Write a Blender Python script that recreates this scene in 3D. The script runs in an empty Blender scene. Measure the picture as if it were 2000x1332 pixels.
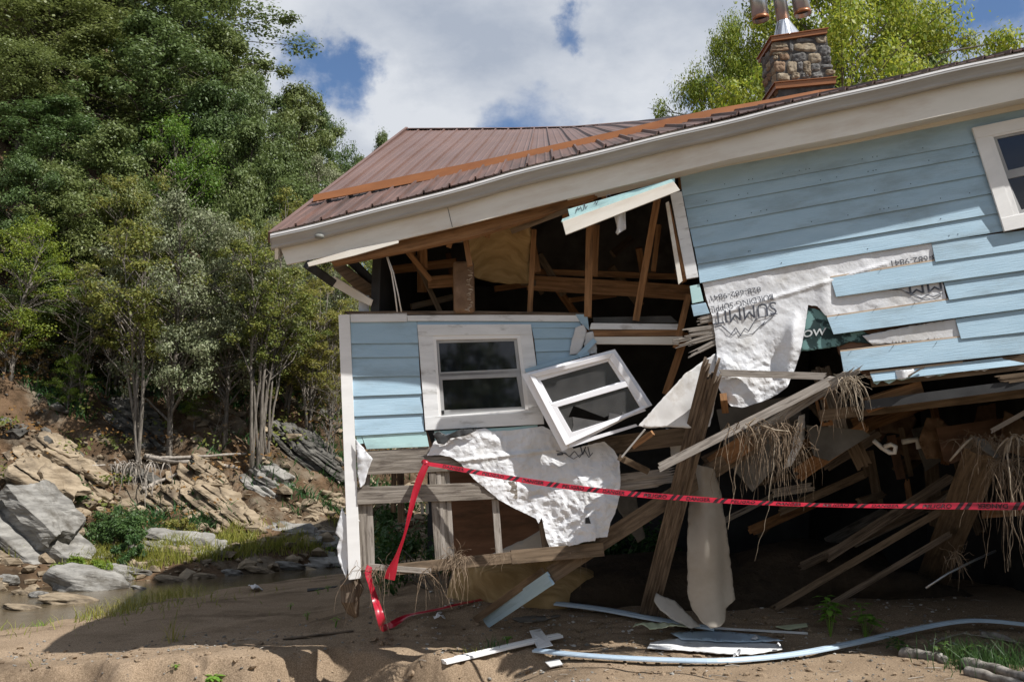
import bpy, bmesh, math, random
import numpy as np
from mathutils import Vector, Matrix
from mathutils.geometry import delaunay_2d_cdt
R = math.radians
rnd = random.Random(7)
SC = bpy.context.scene
COL = SC.collection
# ------------------------------------------------------------------ camera
F_PX = 1944.0                       # focal length in pixels of the 2000 px wide photograph (35 mm lens)
PITCH = math.atan((930 - 666) / F_PX)
EYE = Vector((0, 0, 1.6))
cam_d = bpy.data.cameras.new('camera'); cam = bpy.data.objects.new('camera', cam_d); COL.objects.link(cam)
cam_d.lens = 35.0; cam_d.sensor_width = 36.0; cam_d.clip_end = 2000; cam_d.clip_start = 0.05
cam.location = EYE; cam.rotation_euler = (math.pi / 2 + PITCH, 0, 0)
SC.camera = cam
# ------------------------------------------------------------------ light
SUN = Vector((.515, -.325, .795)).normalized()
sun_d = bpy.data.lights.new('sun', 'SUN'); sun = bpy.data.objects.new('sun', sun_d); COL.objects.link(sun)
sun_d.energy = 4.5; sun_d.angle = R(.53); sun_d.color = (1, .975, .94)
sun.rotation_euler = (-SUN).to_track_quat('-Z', 'Y').to_euler(); sun.location = (12, -7, 20)
SC.view_settings.view_transform = 'Standard'; SC.view_settings.look = 'None'
SC.view_settings.exposure = 0.58; SC.view_settings.gamma = 1.0
SC.cycles.max_bounces = 8; SC.cycles.diffuse_bounces = 4; SC.cycles.transparent_max_bounces = 16

def node(nt, t, **kw):
    n = nt.nodes.new(t)
    for k, v in kw.items():
        if k in n.inputs: n.inputs[k].default_value = v
        else: setattr(n, k, v)
    return n

def pxdir(px, py):
    u = (px - 1000) / F_PX; v = (666 - py) / F_PX
    c, s = math.cos(PITCH), math.sin(PITCH)
    return Vector((u, c - v * s, s + v * c))

W = bpy.data.worlds.new('World'); SC.world = W; W.use_nodes = True
nt = W.node_tree; nt.nodes.clear()
sky = node(nt, 'ShaderNodeTexSky', sky_type='NISHITA', sun_disc=False)
sky.sun_elevation = math.asin(SUN.z); sky.sun_rotation = math.atan2(SUN.x, SUN.y); sky.altitude = 600
sky.air_density = 1.0; sky.dust_density = .3; sky.ozone_density = 3.5
tc = node(nt, 'ShaderNodeTexCoord')
# clouds: the view direction is projected on a flat cloud layer, then noise
sep = node(nt, 'ShaderNodeSeparateXYZ'); nt.links.new(tc.outputs['Generated'], sep.inputs[0])
zz = node(nt, 'ShaderNodeMath', operation='MAXIMUM'); nt.links.new(sep.outputs['Z'], zz.inputs[0]); zz.inputs[1].default_value = 0.0
za = node(nt, 'ShaderNodeMath', operation='ADD'); nt.links.new(zz.outputs[0], za.inputs[0]); za.inputs[1].default_value = .22
dv = node(nt, 'ShaderNodeVectorMath', operation='DIVIDE'); nt.links.new(tc.outputs['Generated'], dv.inputs[0])
cb = node(nt, 'ShaderNodeCombineXYZ')
for i in range(3): nt.links.new(za.outputs[0], cb.inputs[i])
nt.links.new(cb.outputs[0], dv.inputs[1])
def wnoise(scale, detail, rough, off):
    mp = node(nt, 'ShaderNodeMapping'); mp.inputs['Location'].default_value = off
    nt.links.new(dv.outputs[0], mp.inputs[0])
    n = node(nt, 'ShaderNodeTexNoise', Scale=scale, Detail=detail, Roughness=rough); nt.links.new(mp.outputs[0], n.inputs['Vector'])
    return n.outputs['Fac']
def wmath(op, a, b):
    m = node(nt, 'ShaderNodeMath', operation=op)
    for i, x in enumerate((a, b)):
        if isinstance(x, (int, float)): m.inputs[i].default_value = x
        else: nt.links.new(x, m.inputs[i])
    return m.outputs[0]
_wn = node(nt, 'ShaderNodeTexNoise', Scale=11.0, Detail=8.0, Roughness=.6); nt.links.new(tc.outputs['Generated'], _wn.inputs['Vector'])
_ws = node(nt, 'ShaderNodeVectorMath', operation='MULTIPLY_ADD'); nt.links.new(_wn.outputs['Color'], _ws.inputs[0]); _ws.inputs[1].default_value = (.16, .16, .16); _ws.inputs[2].default_value = (-.08, -.08, -.08)
_wa = node(nt, 'ShaderNodeVectorMath', operation='ADD'); nt.links.new(_ws.outputs[0], _wa.inputs[0]); nt.links.new(tc.outputs['Generated'], _wa.inputs[1]); warp = _wa.outputs[0]
def bump_dir(px, py, rad, amt):      # a gap (or thickening) of the cloud around one direction of the sky
    d = pxdir(px, py).normalized()
    s = node(nt, 'ShaderNodeVectorMath', operation='SUBTRACT'); nt.links.new(warp, s.inputs[0]); s.inputs[1].default_value = d
    l = node(nt, 'ShaderNodeVectorMath', operation='LENGTH'); nt.links.new(s.outputs[0], l.inputs[0])
    mr = node(nt, 'ShaderNodeMapRange', interpolation_type='SMOOTHSTEP'); nt.links.new(l.outputs['Value'], mr.inputs[0])
    mr.inputs[1].default_value = 0; mr.inputs[2].default_value = rad; mr.inputs[3].default_value = amt; mr.inputs[4].default_value = 0
    return mr.outputs[0]
cover = wmath('ADD', wmath('ADD', wnoise(2.2, 8, .58, (3.1, 1.7, .4)), wmath('MULTIPLY', wnoise(9.0, 8, .62, (8.1, 2.7, .4)), .30)), .0)
for a in ((655, 150, .068, -.34), (715, 160, .055, -.22), (620, 110, .05, -.16), (655, 85, .04, -.12), (1120, 78, .044, -.28), (1095, 100, .04, -.18), (1150, 45, .05, -.14), (1345, 165, .05, -.26), (1375, 150, .04, -.1), (1000, 238, .05, -.22),
          (1120, 236, .05, -.2), (1240, 232, .04, -.1), (385, 10, .05, -.25), (1960, 0, .08, -.30), (1890, 30, .06, -.14), (560, 60, .14, .10), (830, 190, .11, .2), (900, 60, .3, .16), (1250, 110, .16, .14), (1400, 40, .2, .12), (1650, 60, .2, .1)):
    cover = wmath('ADD', cover, bump_dir(*a))
cr = node(nt, 'ShaderNodeValToRGB'); nt.links.new(cover, cr.inputs[0])
cr.color_ramp.elements[0].position = .40; cr.color_ramp.elements[1].position = .80
cr.color_ramp.interpolation = 'EASE'
shade = wmath('ADD', wnoise(1.9, 5, .5, (7.3, 2.2, .1)), wmath('MULTIPLY', wnoise(6.0, 9, .6, (1.3, 5.2, .1)), .75))
for a in ((800, 60, .22, -.16), (1050, 40, .18, -.12), (1500, 60, .2, -.10), (760, 190, .06, .22), (500, 90, .08, .14), (850, 230, .08, .1), (1250, 130, .07, .10), (1780, 40, .1, -.05)):
    shade = wmath('ADD', shade, bump_dir(*a))
sr = node(nt, 'ShaderNodeValToRGB'); nt.links.new(shade, sr.inputs[0])
sr.color_ramp.elements[0].position = .52; sr.color_ramp.elements[0].color = (.40, .45, .54, 1)
sr.color_ramp.elements[1].position = 1.12 - .12; sr.color_ramp.elements[1].color = (.68, .71, .76, 1)
SKY_K = .065
cs = node(nt, 'ShaderNodeVectorMath', operation='SCALE'); nt.links.new(sr.outputs[0], cs.inputs[0]); cs.inputs['Scale'].default_value = .70 / SKY_K
sk = node(nt, 'ShaderNodeVectorMath', operation='SCALE'); sk.operation = 'MULTIPLY'; nt.links.new(sky.outputs[0], sk.inputs[0]); sk.inputs[1].default_value = (1.12, 1.16, 1.22)
mx = node(nt, 'ShaderNodeMix', data_type='RGBA')
nt.links.new(cr.outputs[0], mx.inputs[0]); nt.links.new(sk.outputs[0], mx.inputs[6]); nt.links.new(cs.outputs[0], mx.inputs[7])
bg = node(nt, 'ShaderNodeBackground'); nt.links.new(mx.outputs[2], bg.inputs['Color']); bg.inputs['Strength'].default_value = SKY_K
wo = node(nt, 'ShaderNodeOutputWorld'); nt.links.new(bg.outputs[0], wo.inputs[0])

# ------------------------------------------------------------------ materials
MATS = {}
def lin(r, g, b):
    f = lambda c: (c / 255 / 12.92) if c <= 10 else ((c / 255 + .055) / 1.055) ** 2.4
    return (f(r), f(g), f(b))
def M(name, c1, c2, scale=(4, 4, 4), coord='Object', detail=6, ramp=(.35, .65), rough=.75, metallic=0, spec=.3,
      bump=.25, bscale=None, bdist=.01, dirt=None, dscale=1.3, dramp=(.5, .7), bdetail=6, wave=None, bcoord=None, vary=0, voro=None):
    """noise between two colours, a second stain noise, and noise bump"""
    m = bpy.data.materials.new(name); m.use_nodes = True; t = m.node_tree; t.nodes.clear()
    out = node(t, 'ShaderNodeOutputMaterial'); p = node(t, 'ShaderNodeBsdfPrincipled')
    p.inputs['Roughness'].default_value = rough; p.inputs['Metallic'].default_value = metallic; p.inputs['Specular IOR Level'].default_value = spec
    t.links.new(p.outputs[0], out.inputs[0])
    c = node(t, 'ShaderNodeTexCoord')
    def nz(sc, det, co, ro=.58):
        mp = node(t, 'ShaderNodeMapping'); mp.inputs['Scale'].default_value = sc
        t.links.new(c.outputs[co], mp.inputs[0])
        n = node(t, 'ShaderNodeTexNoise', Scale=1.0, Detail=det, Roughness=ro); t.links.new(mp.outputs[0], n.inputs['Vector'])
        return n.outputs['Fac']
    r = node(t, 'ShaderNodeValToRGB'); t.links.new(nz(scale, detail, coord), r.inputs[0])
    r.color_ramp.elements[0].position = ramp[0]; r.color_ramp.elements[1].position = ramp[1]
    r.color_ramp.elements[0].color = (*c1, 1); r.color_ramp.elements[1].color = (*c2, 1)
    col = r.outputs[0]
    if dirt is not None:
        r2 = node(t, 'ShaderNodeValToRGB'); ds = dscale if isinstance(dscale, tuple) else (dscale,) * 3
        t.links.new(nz(ds, 7, coord, .65), r2.inputs[0])
        r2.color_ramp.elements[0].position = dramp[0]; r2.color_ramp.elements[1].position = dramp[1]
        r2.color_ramp.elements[0].color = (0, 0, 0, 1); r2.color_ramp.elements[1].color = (1, 1, 1, 1)
        k = node(t, 'ShaderNodeMix', data_type='RGBA'); t.links.new(r2.outputs[0], k.inputs[0]); t.links.new(col, k.inputs[6]); k.inputs[7].default_value = (*dirt, 1)
        col = k.outputs[2]
    if vary:
        oi = node(t, 'ShaderNodeObjectInfo'); hs = node(t, 'ShaderNodeHueSaturation')
        mr = node(t, 'ShaderNodeMapRange'); t.links.new(oi.outputs['Random'], mr.inputs[0]); mr.inputs[3].default_value = .5 - vary * .12; mr.inputs[4].default_value = .5 + vary * .06
        mv = node(t, 'ShaderNodeMapRange'); t.links.new(oi.outputs['Random'], mv.inputs[0]); mv.inputs[3].default_value = 1 + vary * .5; mv.inputs[4].default_value = 1 - vary * .5
        t.links.new(mr.outputs[0], hs.inputs['Hue']); t.links.new(mv.outputs[0], hs.inputs['Value']); t.links.new(col, hs.inputs['Color']); col = hs.outputs[0]
    t.links.new(col, p.inputs['Base Color'])
    if bump:
        b = node(t, 'ShaderNodeBump'); b.inputs['Strength'].default_value = bump; b.inputs['Distance'].default_value = bdist
        t.links.new(nz(bscale or scale, bdetail, bcoord or coord, .62), b.inputs['Height']); t.links.new(b.outputs[0], p.inputs['Normal'])
    MATS[name] = m
    return m
def leaf_mat(name, c1, c2, vary=.35, trans=.35, rough=.5):
    m = bpy.data.materials.new(name); m.use_nodes = True; t = m.node_tree; t.nodes.clear()
    out = node(t, 'ShaderNodeOutputMaterial')
    geo = node(t, 'ShaderNodeNewGeometry'); oi = node(t, 'ShaderNodeObjectInfo')
    r = node(t, 'ShaderNodeValToRGB'); t.links.new(geo.outputs['Random Per Island'], r.inputs[0])
    r.color_ramp.elements[0].color = (*c1, 1); r.color_ramp.elements[1].color = (*c2, 1)
    hs = node(t, 'ShaderNodeHueSaturation')
    mr = node(t, 'ShaderNodeMapRange'); t.links.new(oi.outputs['Random'], mr.inputs[0]); mr.inputs[3].default_value = .5 - vary * .09; mr.inputs[4].default_value = .5 + vary * .05
    mv = node(t, 'ShaderNodeMapRange'); t.links.new(oi.outputs['Random'], mv.inputs[0]); mv.inputs[3].default_value = 1 + vary * .4; mv.inputs[4].default_value = 1 - vary * .4
    t.links.new(mr.outputs[0], hs.inputs['Hue']); t.links.new(mv.outputs[0], hs.inputs['Value']); t.links.new(r.outputs[0], hs.inputs['Color'])
    p = node(t, 'ShaderNodeBsdfPrincipled'); p.inputs['Roughness'].default_value = rough; p.inputs['Specular IOR Level'].default_value = .35
    t.links.new(hs.outputs[0], p.inputs['Base Color'])
    tr = node(t, 'ShaderNodeBsdfTranslucent'); t.links.new(hs.outputs[0], tr.inputs[0])
    ms = node(t, 'ShaderNodeMixShader'); ms.inputs[0].default_value = trans
    t.links.new(p.outputs[0], ms.inputs[1]); t.links.new(tr.outputs[0], ms.inputs[2]); t.links.new(ms.outputs[0], out.inputs[0])
    MATS[name] = m; return m
def glass_mat(name, tint, rough=.05, alpha=.35):
    m = bpy.data.materials.new(name); m.use_nodes = True; t = m.node_tree; t.nodes.clear()
    out = node(t, 'ShaderNodeOutputMaterial')
    tr = node(t, 'ShaderNodeBsdfTransparent'); tr.inputs[0].default_value = (*tint, 1)
    g = node(t, 'ShaderNodeBsdfGlossy'); g.inputs['Roughness'].default_value = rough
    d = node(t, 'ShaderNodeBsdfDiffuse')
    c = node(t, 'ShaderNodeTexCoord'); n = node(t, 'ShaderNodeTexNoise', Scale=7.0, Detail=8.0); t.links.new(c.outputs['Object'], n.inputs['Vector'])
    rr = node(t, 'ShaderNodeValToRGB'); t.links.new(n.outputs['Fac'], rr.inputs[0]); rr.color_ramp.elements[0].color = (.05, .05, .055, 1); rr.color_ramp.elements[1].color = (.22, .21, .2, 1)
    t.links.new(rr.outputs[0], d.inputs[0])
    m1 = node(t, 'ShaderNodeMixShader'); m1.inputs[0].default_value = alpha; t.links.new(tr.outputs[0], m1.inputs[1]); t.links.new(d.outputs[0], m1.inputs[2])
    fr = node(t, 'ShaderNodeFresnel'); fr.inputs[0].default_value = 1.5
    m2 = node(t, 'ShaderNodeMixShader'); t.links.new(fr.outputs[0], m2.inputs[0]); t.links.new(m1.outputs[0], m2.inputs[1]); t.links.new(g.outputs[0], m2.inputs[2])
    t.links.new(m2.outputs[0], out.inputs[0]); MATS[name] = m; return m

# painted wood and siding (UV in metres: u along the board)
M('blue_siding', (.325, .465, .565), (.372, .515, .615), (2.5, 9, 1), 'UV', rough=.62, bump=.75, bscale=(5, 90, 1), bdist=.004, dirt=(.235, .31, .35), dscale=(1.3, 4, 1), dramp=(.50, .76), spec=.35)
M('green_siding', (.40, .60, .60), (.46, .66, .65), (3, 9, 1), 'UV', rough=.65, bump=.4, bscale=(5, 90, 1), bdist=.003, dirt=(.3, .42, .42), dscale=(2, 6, 1))
M('raw_edge', (.34, .25, .17), (.48, .38, .28), (5, 60, 1), 'UV', rough=.9, bump=.3)
M('white_paint', (.64, .645, .64), (.75, .755, .75), (3, 14, 1), 'UV', rough=.6, bump=.4, bscale=(4, 80, 1), bdist=.003, dirt=(.30, .285, .26), dscale=(3, 11, 1), dramp=(.55, .72))
M('white_trim', (.72, .71, .69), (.80, .79, .77), (2, 8, 1), 'UV', rough=.5, bump=.2, bscale=(4, 60, 1), bdist=.002, dirt=(.42, .40, .37), dscale=(2, 6, 1), dramp=(.62, .8))
M('cream_paint', (.66, .62, .545), (.73, .69, .61), (1.2, 6, 1), 'UV', rough=.6, bump=.15, bscale=(3, 50, 1), bdist=.002, dirt=(.48, .38, .28), dscale=(.9, 4, 1), dramp=(.5, .8))
M('vinyl', (.78, .78, .80), (.82, .82, .84), (3, 3, 3), rough=.35, bump=.03, spec=.5, dirt=(.6, .59, .57), dscale=5, dramp=(.6, .8))
M('sash_grey', (.30, .30, .30), (.38, .38, .37), (4, 4, 4), rough=.5, bump=.05)
M('gutter_metal', (.31, .305, .29), (.40, .395, .38), (2, 20, 1), 'UV', rough=.45, bump=.1, bscale=(6, 20, 1), dirt=(.30, .28, .26), dscale=(1.6, 14, 1), dramp=(.45, .8), spec=.5)
M('gutter_lip', (.66, .65, .64), (.78, .77, .76), (8, 20, 1), 'UV', rough=.4, bump=.1)
M('leaf_litter', (.012, .010, .008), (.06, .045, .03), (30, 30, 30), rough=.95, bump=.6, bdist=.02)
M('roof_metal', (.108, .056, .040), (.150, .082, .062), (1.2, .5, 1), 'UV', rough=.5, bump=.05, bscale=(12, 2, 1), dirt=(.13, .08, .07), dscale=(5, .9, 1), dramp=(.45, .75), spec=.45)
M('roof_stain', (.05, .035, .03), (.17, .095, .075), (7, .8, 1), 'UV', rough=.6, bump=.1, bscale=(9, 3, 1), ramp=(.3, .7))
M('copper_trim', (.25, .095, .034), (.32, .125, .046), (2, 8, 1), 'UV', rough=.35, metallic=.35, bump=.08, bscale=(3, 4, 1), bdist=.01, dirt=(.2, .07, .03), dscale=(1, 3, 1), spec=.5)
# timber
M('weathered_wood', (.13, .11, .09), (.31, .275, .235), (3, 46, 1), 'UV', rough=.9, bump=.9, bscale=(3, 60, 1), bdist=.006, dirt=(.075, .06, .05), dscale=(3.5, 20, 1), dramp=(.52, .68), spec=.15)
M('grey_wood', (.20, .175, .15), (.40, .36, .315), (3, 50, 1), 'UV', rough=.9, bump=.8, bscale=(3, 60, 1), bdist=.005, dirt=(.11, .09, .075), dscale=(3, 18, 1), dramp=(.55, .7), spec=.15)
M('brown_wood', (.19, .095, .042), (.34, .185, .088), (2.5, 40, 1), 'UV', rough=.8, bump=.4, bscale=(3, 50, 1), bdist=.003, dirt=(.09, .05, .028), dscale=(2.5, 12, 1), dramp=(.5, .72), spec=.2)
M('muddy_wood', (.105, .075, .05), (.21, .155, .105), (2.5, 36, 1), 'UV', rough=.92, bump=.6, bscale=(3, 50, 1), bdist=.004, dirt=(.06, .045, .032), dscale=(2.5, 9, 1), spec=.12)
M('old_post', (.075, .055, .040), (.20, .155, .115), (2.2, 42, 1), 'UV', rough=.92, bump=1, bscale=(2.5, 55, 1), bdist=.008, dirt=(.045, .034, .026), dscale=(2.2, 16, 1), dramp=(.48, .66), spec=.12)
M('plywood', (.12, .065, .04), (.19, .105, .065), (2, 12, 1), 'UV', rough=.85, bump=.2, dirt=(.07, .045, .03), dscale=(2, 6, 1))
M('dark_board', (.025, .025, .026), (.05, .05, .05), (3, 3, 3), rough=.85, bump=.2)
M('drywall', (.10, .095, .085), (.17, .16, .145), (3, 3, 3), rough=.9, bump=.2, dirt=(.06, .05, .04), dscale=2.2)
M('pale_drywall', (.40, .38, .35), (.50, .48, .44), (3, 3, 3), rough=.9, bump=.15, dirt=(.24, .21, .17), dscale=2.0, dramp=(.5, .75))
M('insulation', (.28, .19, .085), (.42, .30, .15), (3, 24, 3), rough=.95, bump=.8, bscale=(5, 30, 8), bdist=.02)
M('kraft_paper', (.15, .085, .045), (.26, .165, .10), (8, 8, 8), rough=.6, bump=.5, bscale=(30, 30, 30))
M('foil', (.5, .42, .33), (.75, .68, .6), (25, 25, 25), rough=.35, metallic=.6, bump=.6)
M('house_wrap', (.60, .605, .62), (.67, .675, .685), (3, 3, 3), rough=.5, bump=.35, bscale=(40, 40, 40), bdist=.007, dirt=(.44, .42, .38), dscale=2.4, dramp=(.52, .78), spec=.35)
M('house_wrap_back', (.58, .57, .56), (.66, .65, .63), (3, 3, 3), rough=.6, bump=.3, bscale=(16, 16, 16), bdist=.006, dirt=(.36, .31, .25), dscale=3.1, dramp=(.55, .75))
M('print_ink', (.05, .055, .075), (.10, .105, .12), (30, 30, 30), rough=.7, bump=0)
M('print_white', (.5, .53, .53), (.6, .62, .62), (30, 30, 30), rough=.7, bump=0)
M('sheathing_green', (.015, .035, .035), (.14, .26, .25), (7, 7, 7), rough=.7, bump=.2, ramp=(.48, .54))
M('red_tape', (.30, .006, .020), (.37, .010, .027), (6, 6, 6), rough=.35, bump=.3, bscale=(40, 40, 40), bdist=.004, spec=.5)
M('tape_ink', (.018, .006, .008), (.03, .01, .012), (20, 20, 20), rough=.5, bump=0)
M('root', (.12, .085, .055), (.26, .195, .135), (20, 20, 20), rough=.9, bump=.4)
M('pale_root', (.20, .155, .105), (.37, .31, .235), (20, 20, 20), rough=.9, bump=.4)
M('vinyl_blue', (.36, .46, .56), (.46, .56, .64), (1, 6, 1), 'UV', rough=.4, bump=.05, spec=.5, dirt=(.24, .27, .3), dscale=(2, 8, 1), dramp=(.55, .75))
M('pale_green_sheet', (.42, .46, .30), (.52, .55, .38), (6, 6, 6), rough=.8, bump=.3)
M('carpet_back', (.29, .262, .222), (.36, .328, .282), (3, 3, 3), rough=.9, bump=.25, bscale=(120, 120, 120), bdist=.002, dirt=(.25, .21, .165), dscale=1.6, dramp=(.5, .75))
M('pvc', (.6, .58, .54), (.7, .68, .64), (4, 4, 4), rough=.4, bump=.05)
M('steel', (.34, .36, .39), (.46, .48, .50), (3, 3, 3), rough=.3, metallic=.85, bump=.08, dirt=(.30, .15, .09), dscale=(9, 9, 2.5), dramp=(.68, .78))
M('dark_metal', (.02, .02, .02), (.05, .05, .05), (5, 5, 5), rough=.5, bump=.1)
M('grey_plastic', (.13, .13, .115), (.19, .19, .17), (5, 5, 5), rough=.5, bump=.1)
M('mortar', (.06, .056, .05), (.11, .10, .09), (12, 12, 12), rough=.95, bump=.5)
M('stone_tan', (.20, .155, .10), (.36, .30, .215), (9, 9, 9), rough=.85, bump=.8, bdist=.02, dirt=(.14, .09, .05), dscale=14)
M('stone_grey', (.08, .078, .075), (.20, .19, .175), (9, 9, 9), rough=.85, bump=.7, bdist=.02, dirt=(.42, .39, .33), dscale=12, dramp=(.6, .7))
M('stone_rust', (.18, .11, .065), (.30, .205, .13), (9, 9, 9), rough=.85, bump=.8, bdist=.02)
# ground
def sand_mat(name, sc, c1, c2, damp):
    m = M(name, c1, c2, (1.1, 1.1, 1.1), rough=.95, bump=0, spec=.1, dirt=damp, dscale=.9, dramp=(.53, .66)); t = m.node_tree
    p = next(n for n in t.nodes if n.type == 'BSDF_PRINCIPLED'); c = next(n for n in t.nodes if n.type == 'TEX_COORD')
    ns = []
    for s, k in ((sc, .5), (sc * .14, 1.0), (230, .35)):
        n = node(t, 'ShaderNodeTexNoise', Scale=s, Detail=7.0, Roughness=.65); t.links.new(c.outputs['Object'], n.inputs['Vector'])
        q = node(t, 'ShaderNodeMath', operation='MULTIPLY'); q.inputs[1].default_value = k; t.links.new(n.outputs['Fac'], q.inputs[0]); ns.append(q.outputs[0])
    a = node(t, 'ShaderNodeMath', operation='ADD'); t.links.new(ns[0], a.inputs[0]); t.links.new(ns[1], a.inputs[1])
    a2 = node(t, 'ShaderNodeMath', operation='ADD'); t.links.new(a.outputs[0], a2.inputs[0]); t.links.new(ns[2], a2.inputs[1])
    b = node(t, 'ShaderNodeBump'); b.inputs['Strength'].default_value = .7; b.inputs['Distance'].default_value = .03
    t.links.new(a2.outputs[0], b.inputs['Height']); t.links.new(b.outputs[0], p.inputs['Normal'])
    # speckle of grains and bits of debris
    g = node(t, 'ShaderNodeTexNoise', Scale=85.0, Detail=5.0, Roughness=.85); t.links.new(c.outputs['Object'], g.inputs['Vector'])
    gr = node(t, 'ShaderNodeValToRGB'); t.links.new(g.outputs['Fac'], gr.inputs[0])
    gr.color_ramp.elements[0].position = .36; gr.color_ramp.elements[0].color = (.42, .38, .34, 1); gr.color_ramp.elements[1].position = .62; gr.color_ramp.elements[1].color = (1.22, 1.2, 1.16, 1)
    src = p.inputs['Base Color'].links[0].from_socket
    mm = node(t, 'ShaderNodeMix', data_type='RGBA', blend_type='MULTIPLY'); mm.inputs[0].default_value = 1
    t.links.new(src, mm.inputs[6]); t.links.new(gr.outputs[0], mm.inputs[7]); t.links.new(mm.outputs[2], p.inputs['Base Color'])
sand_mat('sand', 22, (.270, .204, .142), (.345, .266, .190), (.170, .127, .088))
M('hill_soil', (.045, .03, .018), (.15, .095, .055), (1.4, 1.4, 1.4), rough=.95, bump=1, bscale=(5, 5, 5), bdist=.12, dirt=(.20, .165, .12), dscale=.8, dramp=(.52, .66), spec=.1)
def rock_mat(name, c1, c2, stain, dscale=1.2):
    m = M(name, c1, c2, (1.6, 1.6, 9), rough=.9, bump=.9, bscale=(2.2, 2.2, 14), bdist=.07, dirt=stain, dscale=dscale, dramp=(.50, .64), spec=.15, bdetail=9)
    return m
M('shaded_earth', (.025, .018, .012), (.06, .043, .028), (3, 3, 3), rough=.95, bump=.9, bscale=(12, 12, 12), bdist=.05)  # soil darkened to put the deep shade under the house into its colour
rock_mat('rock_tan', (.19, .145, .095), (.35, .28, .195), (.10, .078, .055))
rock_mat('rock_grey', (.15, .142, .128), (.32, .305, .275), (.09, .08, .065))
rock_mat('rock_dark', (.06, .057, .05), (.17, .16, .14), (.035, .03, .025))
M('water', (.095, .072, .042), (.13, .10, .062), (.6, .6, .6), rough=.06, bump=.25, bscale=(2.2, 5, 1), bdist=.04, spec=.5)
M('bark_grey', (.10, .085, .068), (.24, .21, .175), (12, 12, 2.5), rough=.95, bump=.8, bscale=(16, 16, 3), bdist=.03)
M('bark_dark', (.045, .036, .028), (.11, .09, .07), (12, 12, 2.5), rough=.95, bump=.8, bscale=(16, 16, 3), bdist=.03)
M('dead_wood', (.20, .17, .14), (.38, .34, .29), (14, 14, 14), rough=.9, bump=.7, bscale=(30, 30, 30))
M('birch_log', (.12, .105, .09), (.40, .37, .33), (7, 7, 7), rough=.9, bump=.8, bscale=(18, 18, 18), dirt=(.06, .05, .04), dscale=5)
leaf_mat('oak_leaf', (.080, .122, .030), (.150, .200, .062), .4)
leaf_mat('pale_leaf', (.14, .168, .078), (.26, .275, .155), .2, .25)
leaf_mat('yellow_leaf', (.12, .165, .032), (.26, .265, .06), .4, .45)
leaf_mat('lime_leaf', (.09, .17, .018), (.22, .30, .04), .3, .45)
leaf_mat('box_elder_leaf', (.13, .21, .022), (.38, .40, .05), .15, .5)
leaf_mat('rust_leaf', (.16, .09, .025), (.27, .16, .045), .3, .4)
leaf_mat('shrub_leaf', (.035, .085, .025), (.075, .15, .04), .3, .35)
leaf_mat('grass_blade', (.14, .18, .03), (.34, .34, .07), .3, .4)
leaf_mat('weed_leaf', (.13, .28, .035), (.22, .38, .06), .2, .45)
glass_mat('dark_glass', (.62, .64, .70), .04, .05)
M('curtain_cloth', (.035, .042, .062), (.06, .07, .095), (3, 3, 3), rough=.9, bump=.2)
glass_mat('dusty_glass', (.45, .45, .45), .12, .38)
glass_mat('cloudy_glass', (.5, .5, .5), .2, .75)
# ------------------------------------------------------------------ noise (numpy)
def _h(ix, iy, iz, s):
    n = (ix.astype(np.int64) * 374761393 + iy.astype(np.int64) * 668265263 + iz.astype(np.int64) * 2147483647 + s * 1274126177) & 0xffffffff
    n = ((n ^ (n >> 13)) * 1274126177) & 0xffffffff
    n = (n ^ (n >> 16)) & 0xffffffff
    return n / 4294967295.0
def vnoise(x, y, z=0, s=0):
    x, y, z = np.broadcast_arrays(np.asarray(x, float), np.asarray(y, float), np.asarray(z, float))
    ix, iy, iz = np.floor(x), np.floor(y), np.floor(z); fx, fy, fz = x - ix, y - iy, z - iz
    fx, fy, fz = (f * f * (3 - 2 * f) for f in (fx, fy, fz)); r = 0
    for a in (0, 1):
        for b in (0, 1):
            for c in (0, 1):
                r = r + _h(ix + a, iy + b, iz + c, s) * (fx if a else 1 - fx) * (fy if b else 1 - fy) * (fz if c else 1 - fz)
    return r * 2 - 1
def fbm(x, y, z=0, o=4, s=0, g=.5):
    r, a = 0, 1.0
    for k in range(o):
        f = 2 ** k; r = r + a * vnoise(np.asarray(x) * f, np.asarray(y) * f, np.asarray(z) * f, s + k * 17); a *= g
    return r
def tnoise(x, y, s=0):               # random heights joined by flat triangles: sharp creases
    x, y = np.asarray(x, float), np.asarray(y, float); ix, iy = np.floor(x), np.floor(y); fx, fy = x - ix, y - iy; z = ix * 0
    a, b, c, d = (_h(ix + i, iy + j, z, s) for i, j in ((0, 0), (1, 0), (0, 1), (1, 1))); lo = fx + fy < 1
    return np.where(lo, a + (b - a) * fx + (c - a) * fy, d + (c - d) * (1 - fx) + (b - d) * (1 - fy)) * 2 - 1
def crumple(x, y, s=0, o=4):        # creased paper
    r, a = 0, 1.0; x, y = np.asarray(x, float), np.asarray(y, float); wx, wy = .35 * vnoise(x * .8, y * .8, 1.5, s + 3), .35 * vnoise(x * .8, y * .8, 7.5, s + 4)
    for k in range(o):
        f = 1.8 ** k; c, d = math.cos(k * 1.3 + s), math.sin(k * 1.3 + s); X = (c * (x + wx) - d * (y + wy)) * f; Y = (d * (x + wx) + c * (y + wy)) * f
        r = r + a * tnoise(X + k * 3.7, Y, s + k * 11); a *= .56
    return r
def sstep(a, b, x):
    t = np.clip((np.asarray(x, float) - a) / (b - a), 0, 1); return t * t * (3 - 2 * t)

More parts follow.
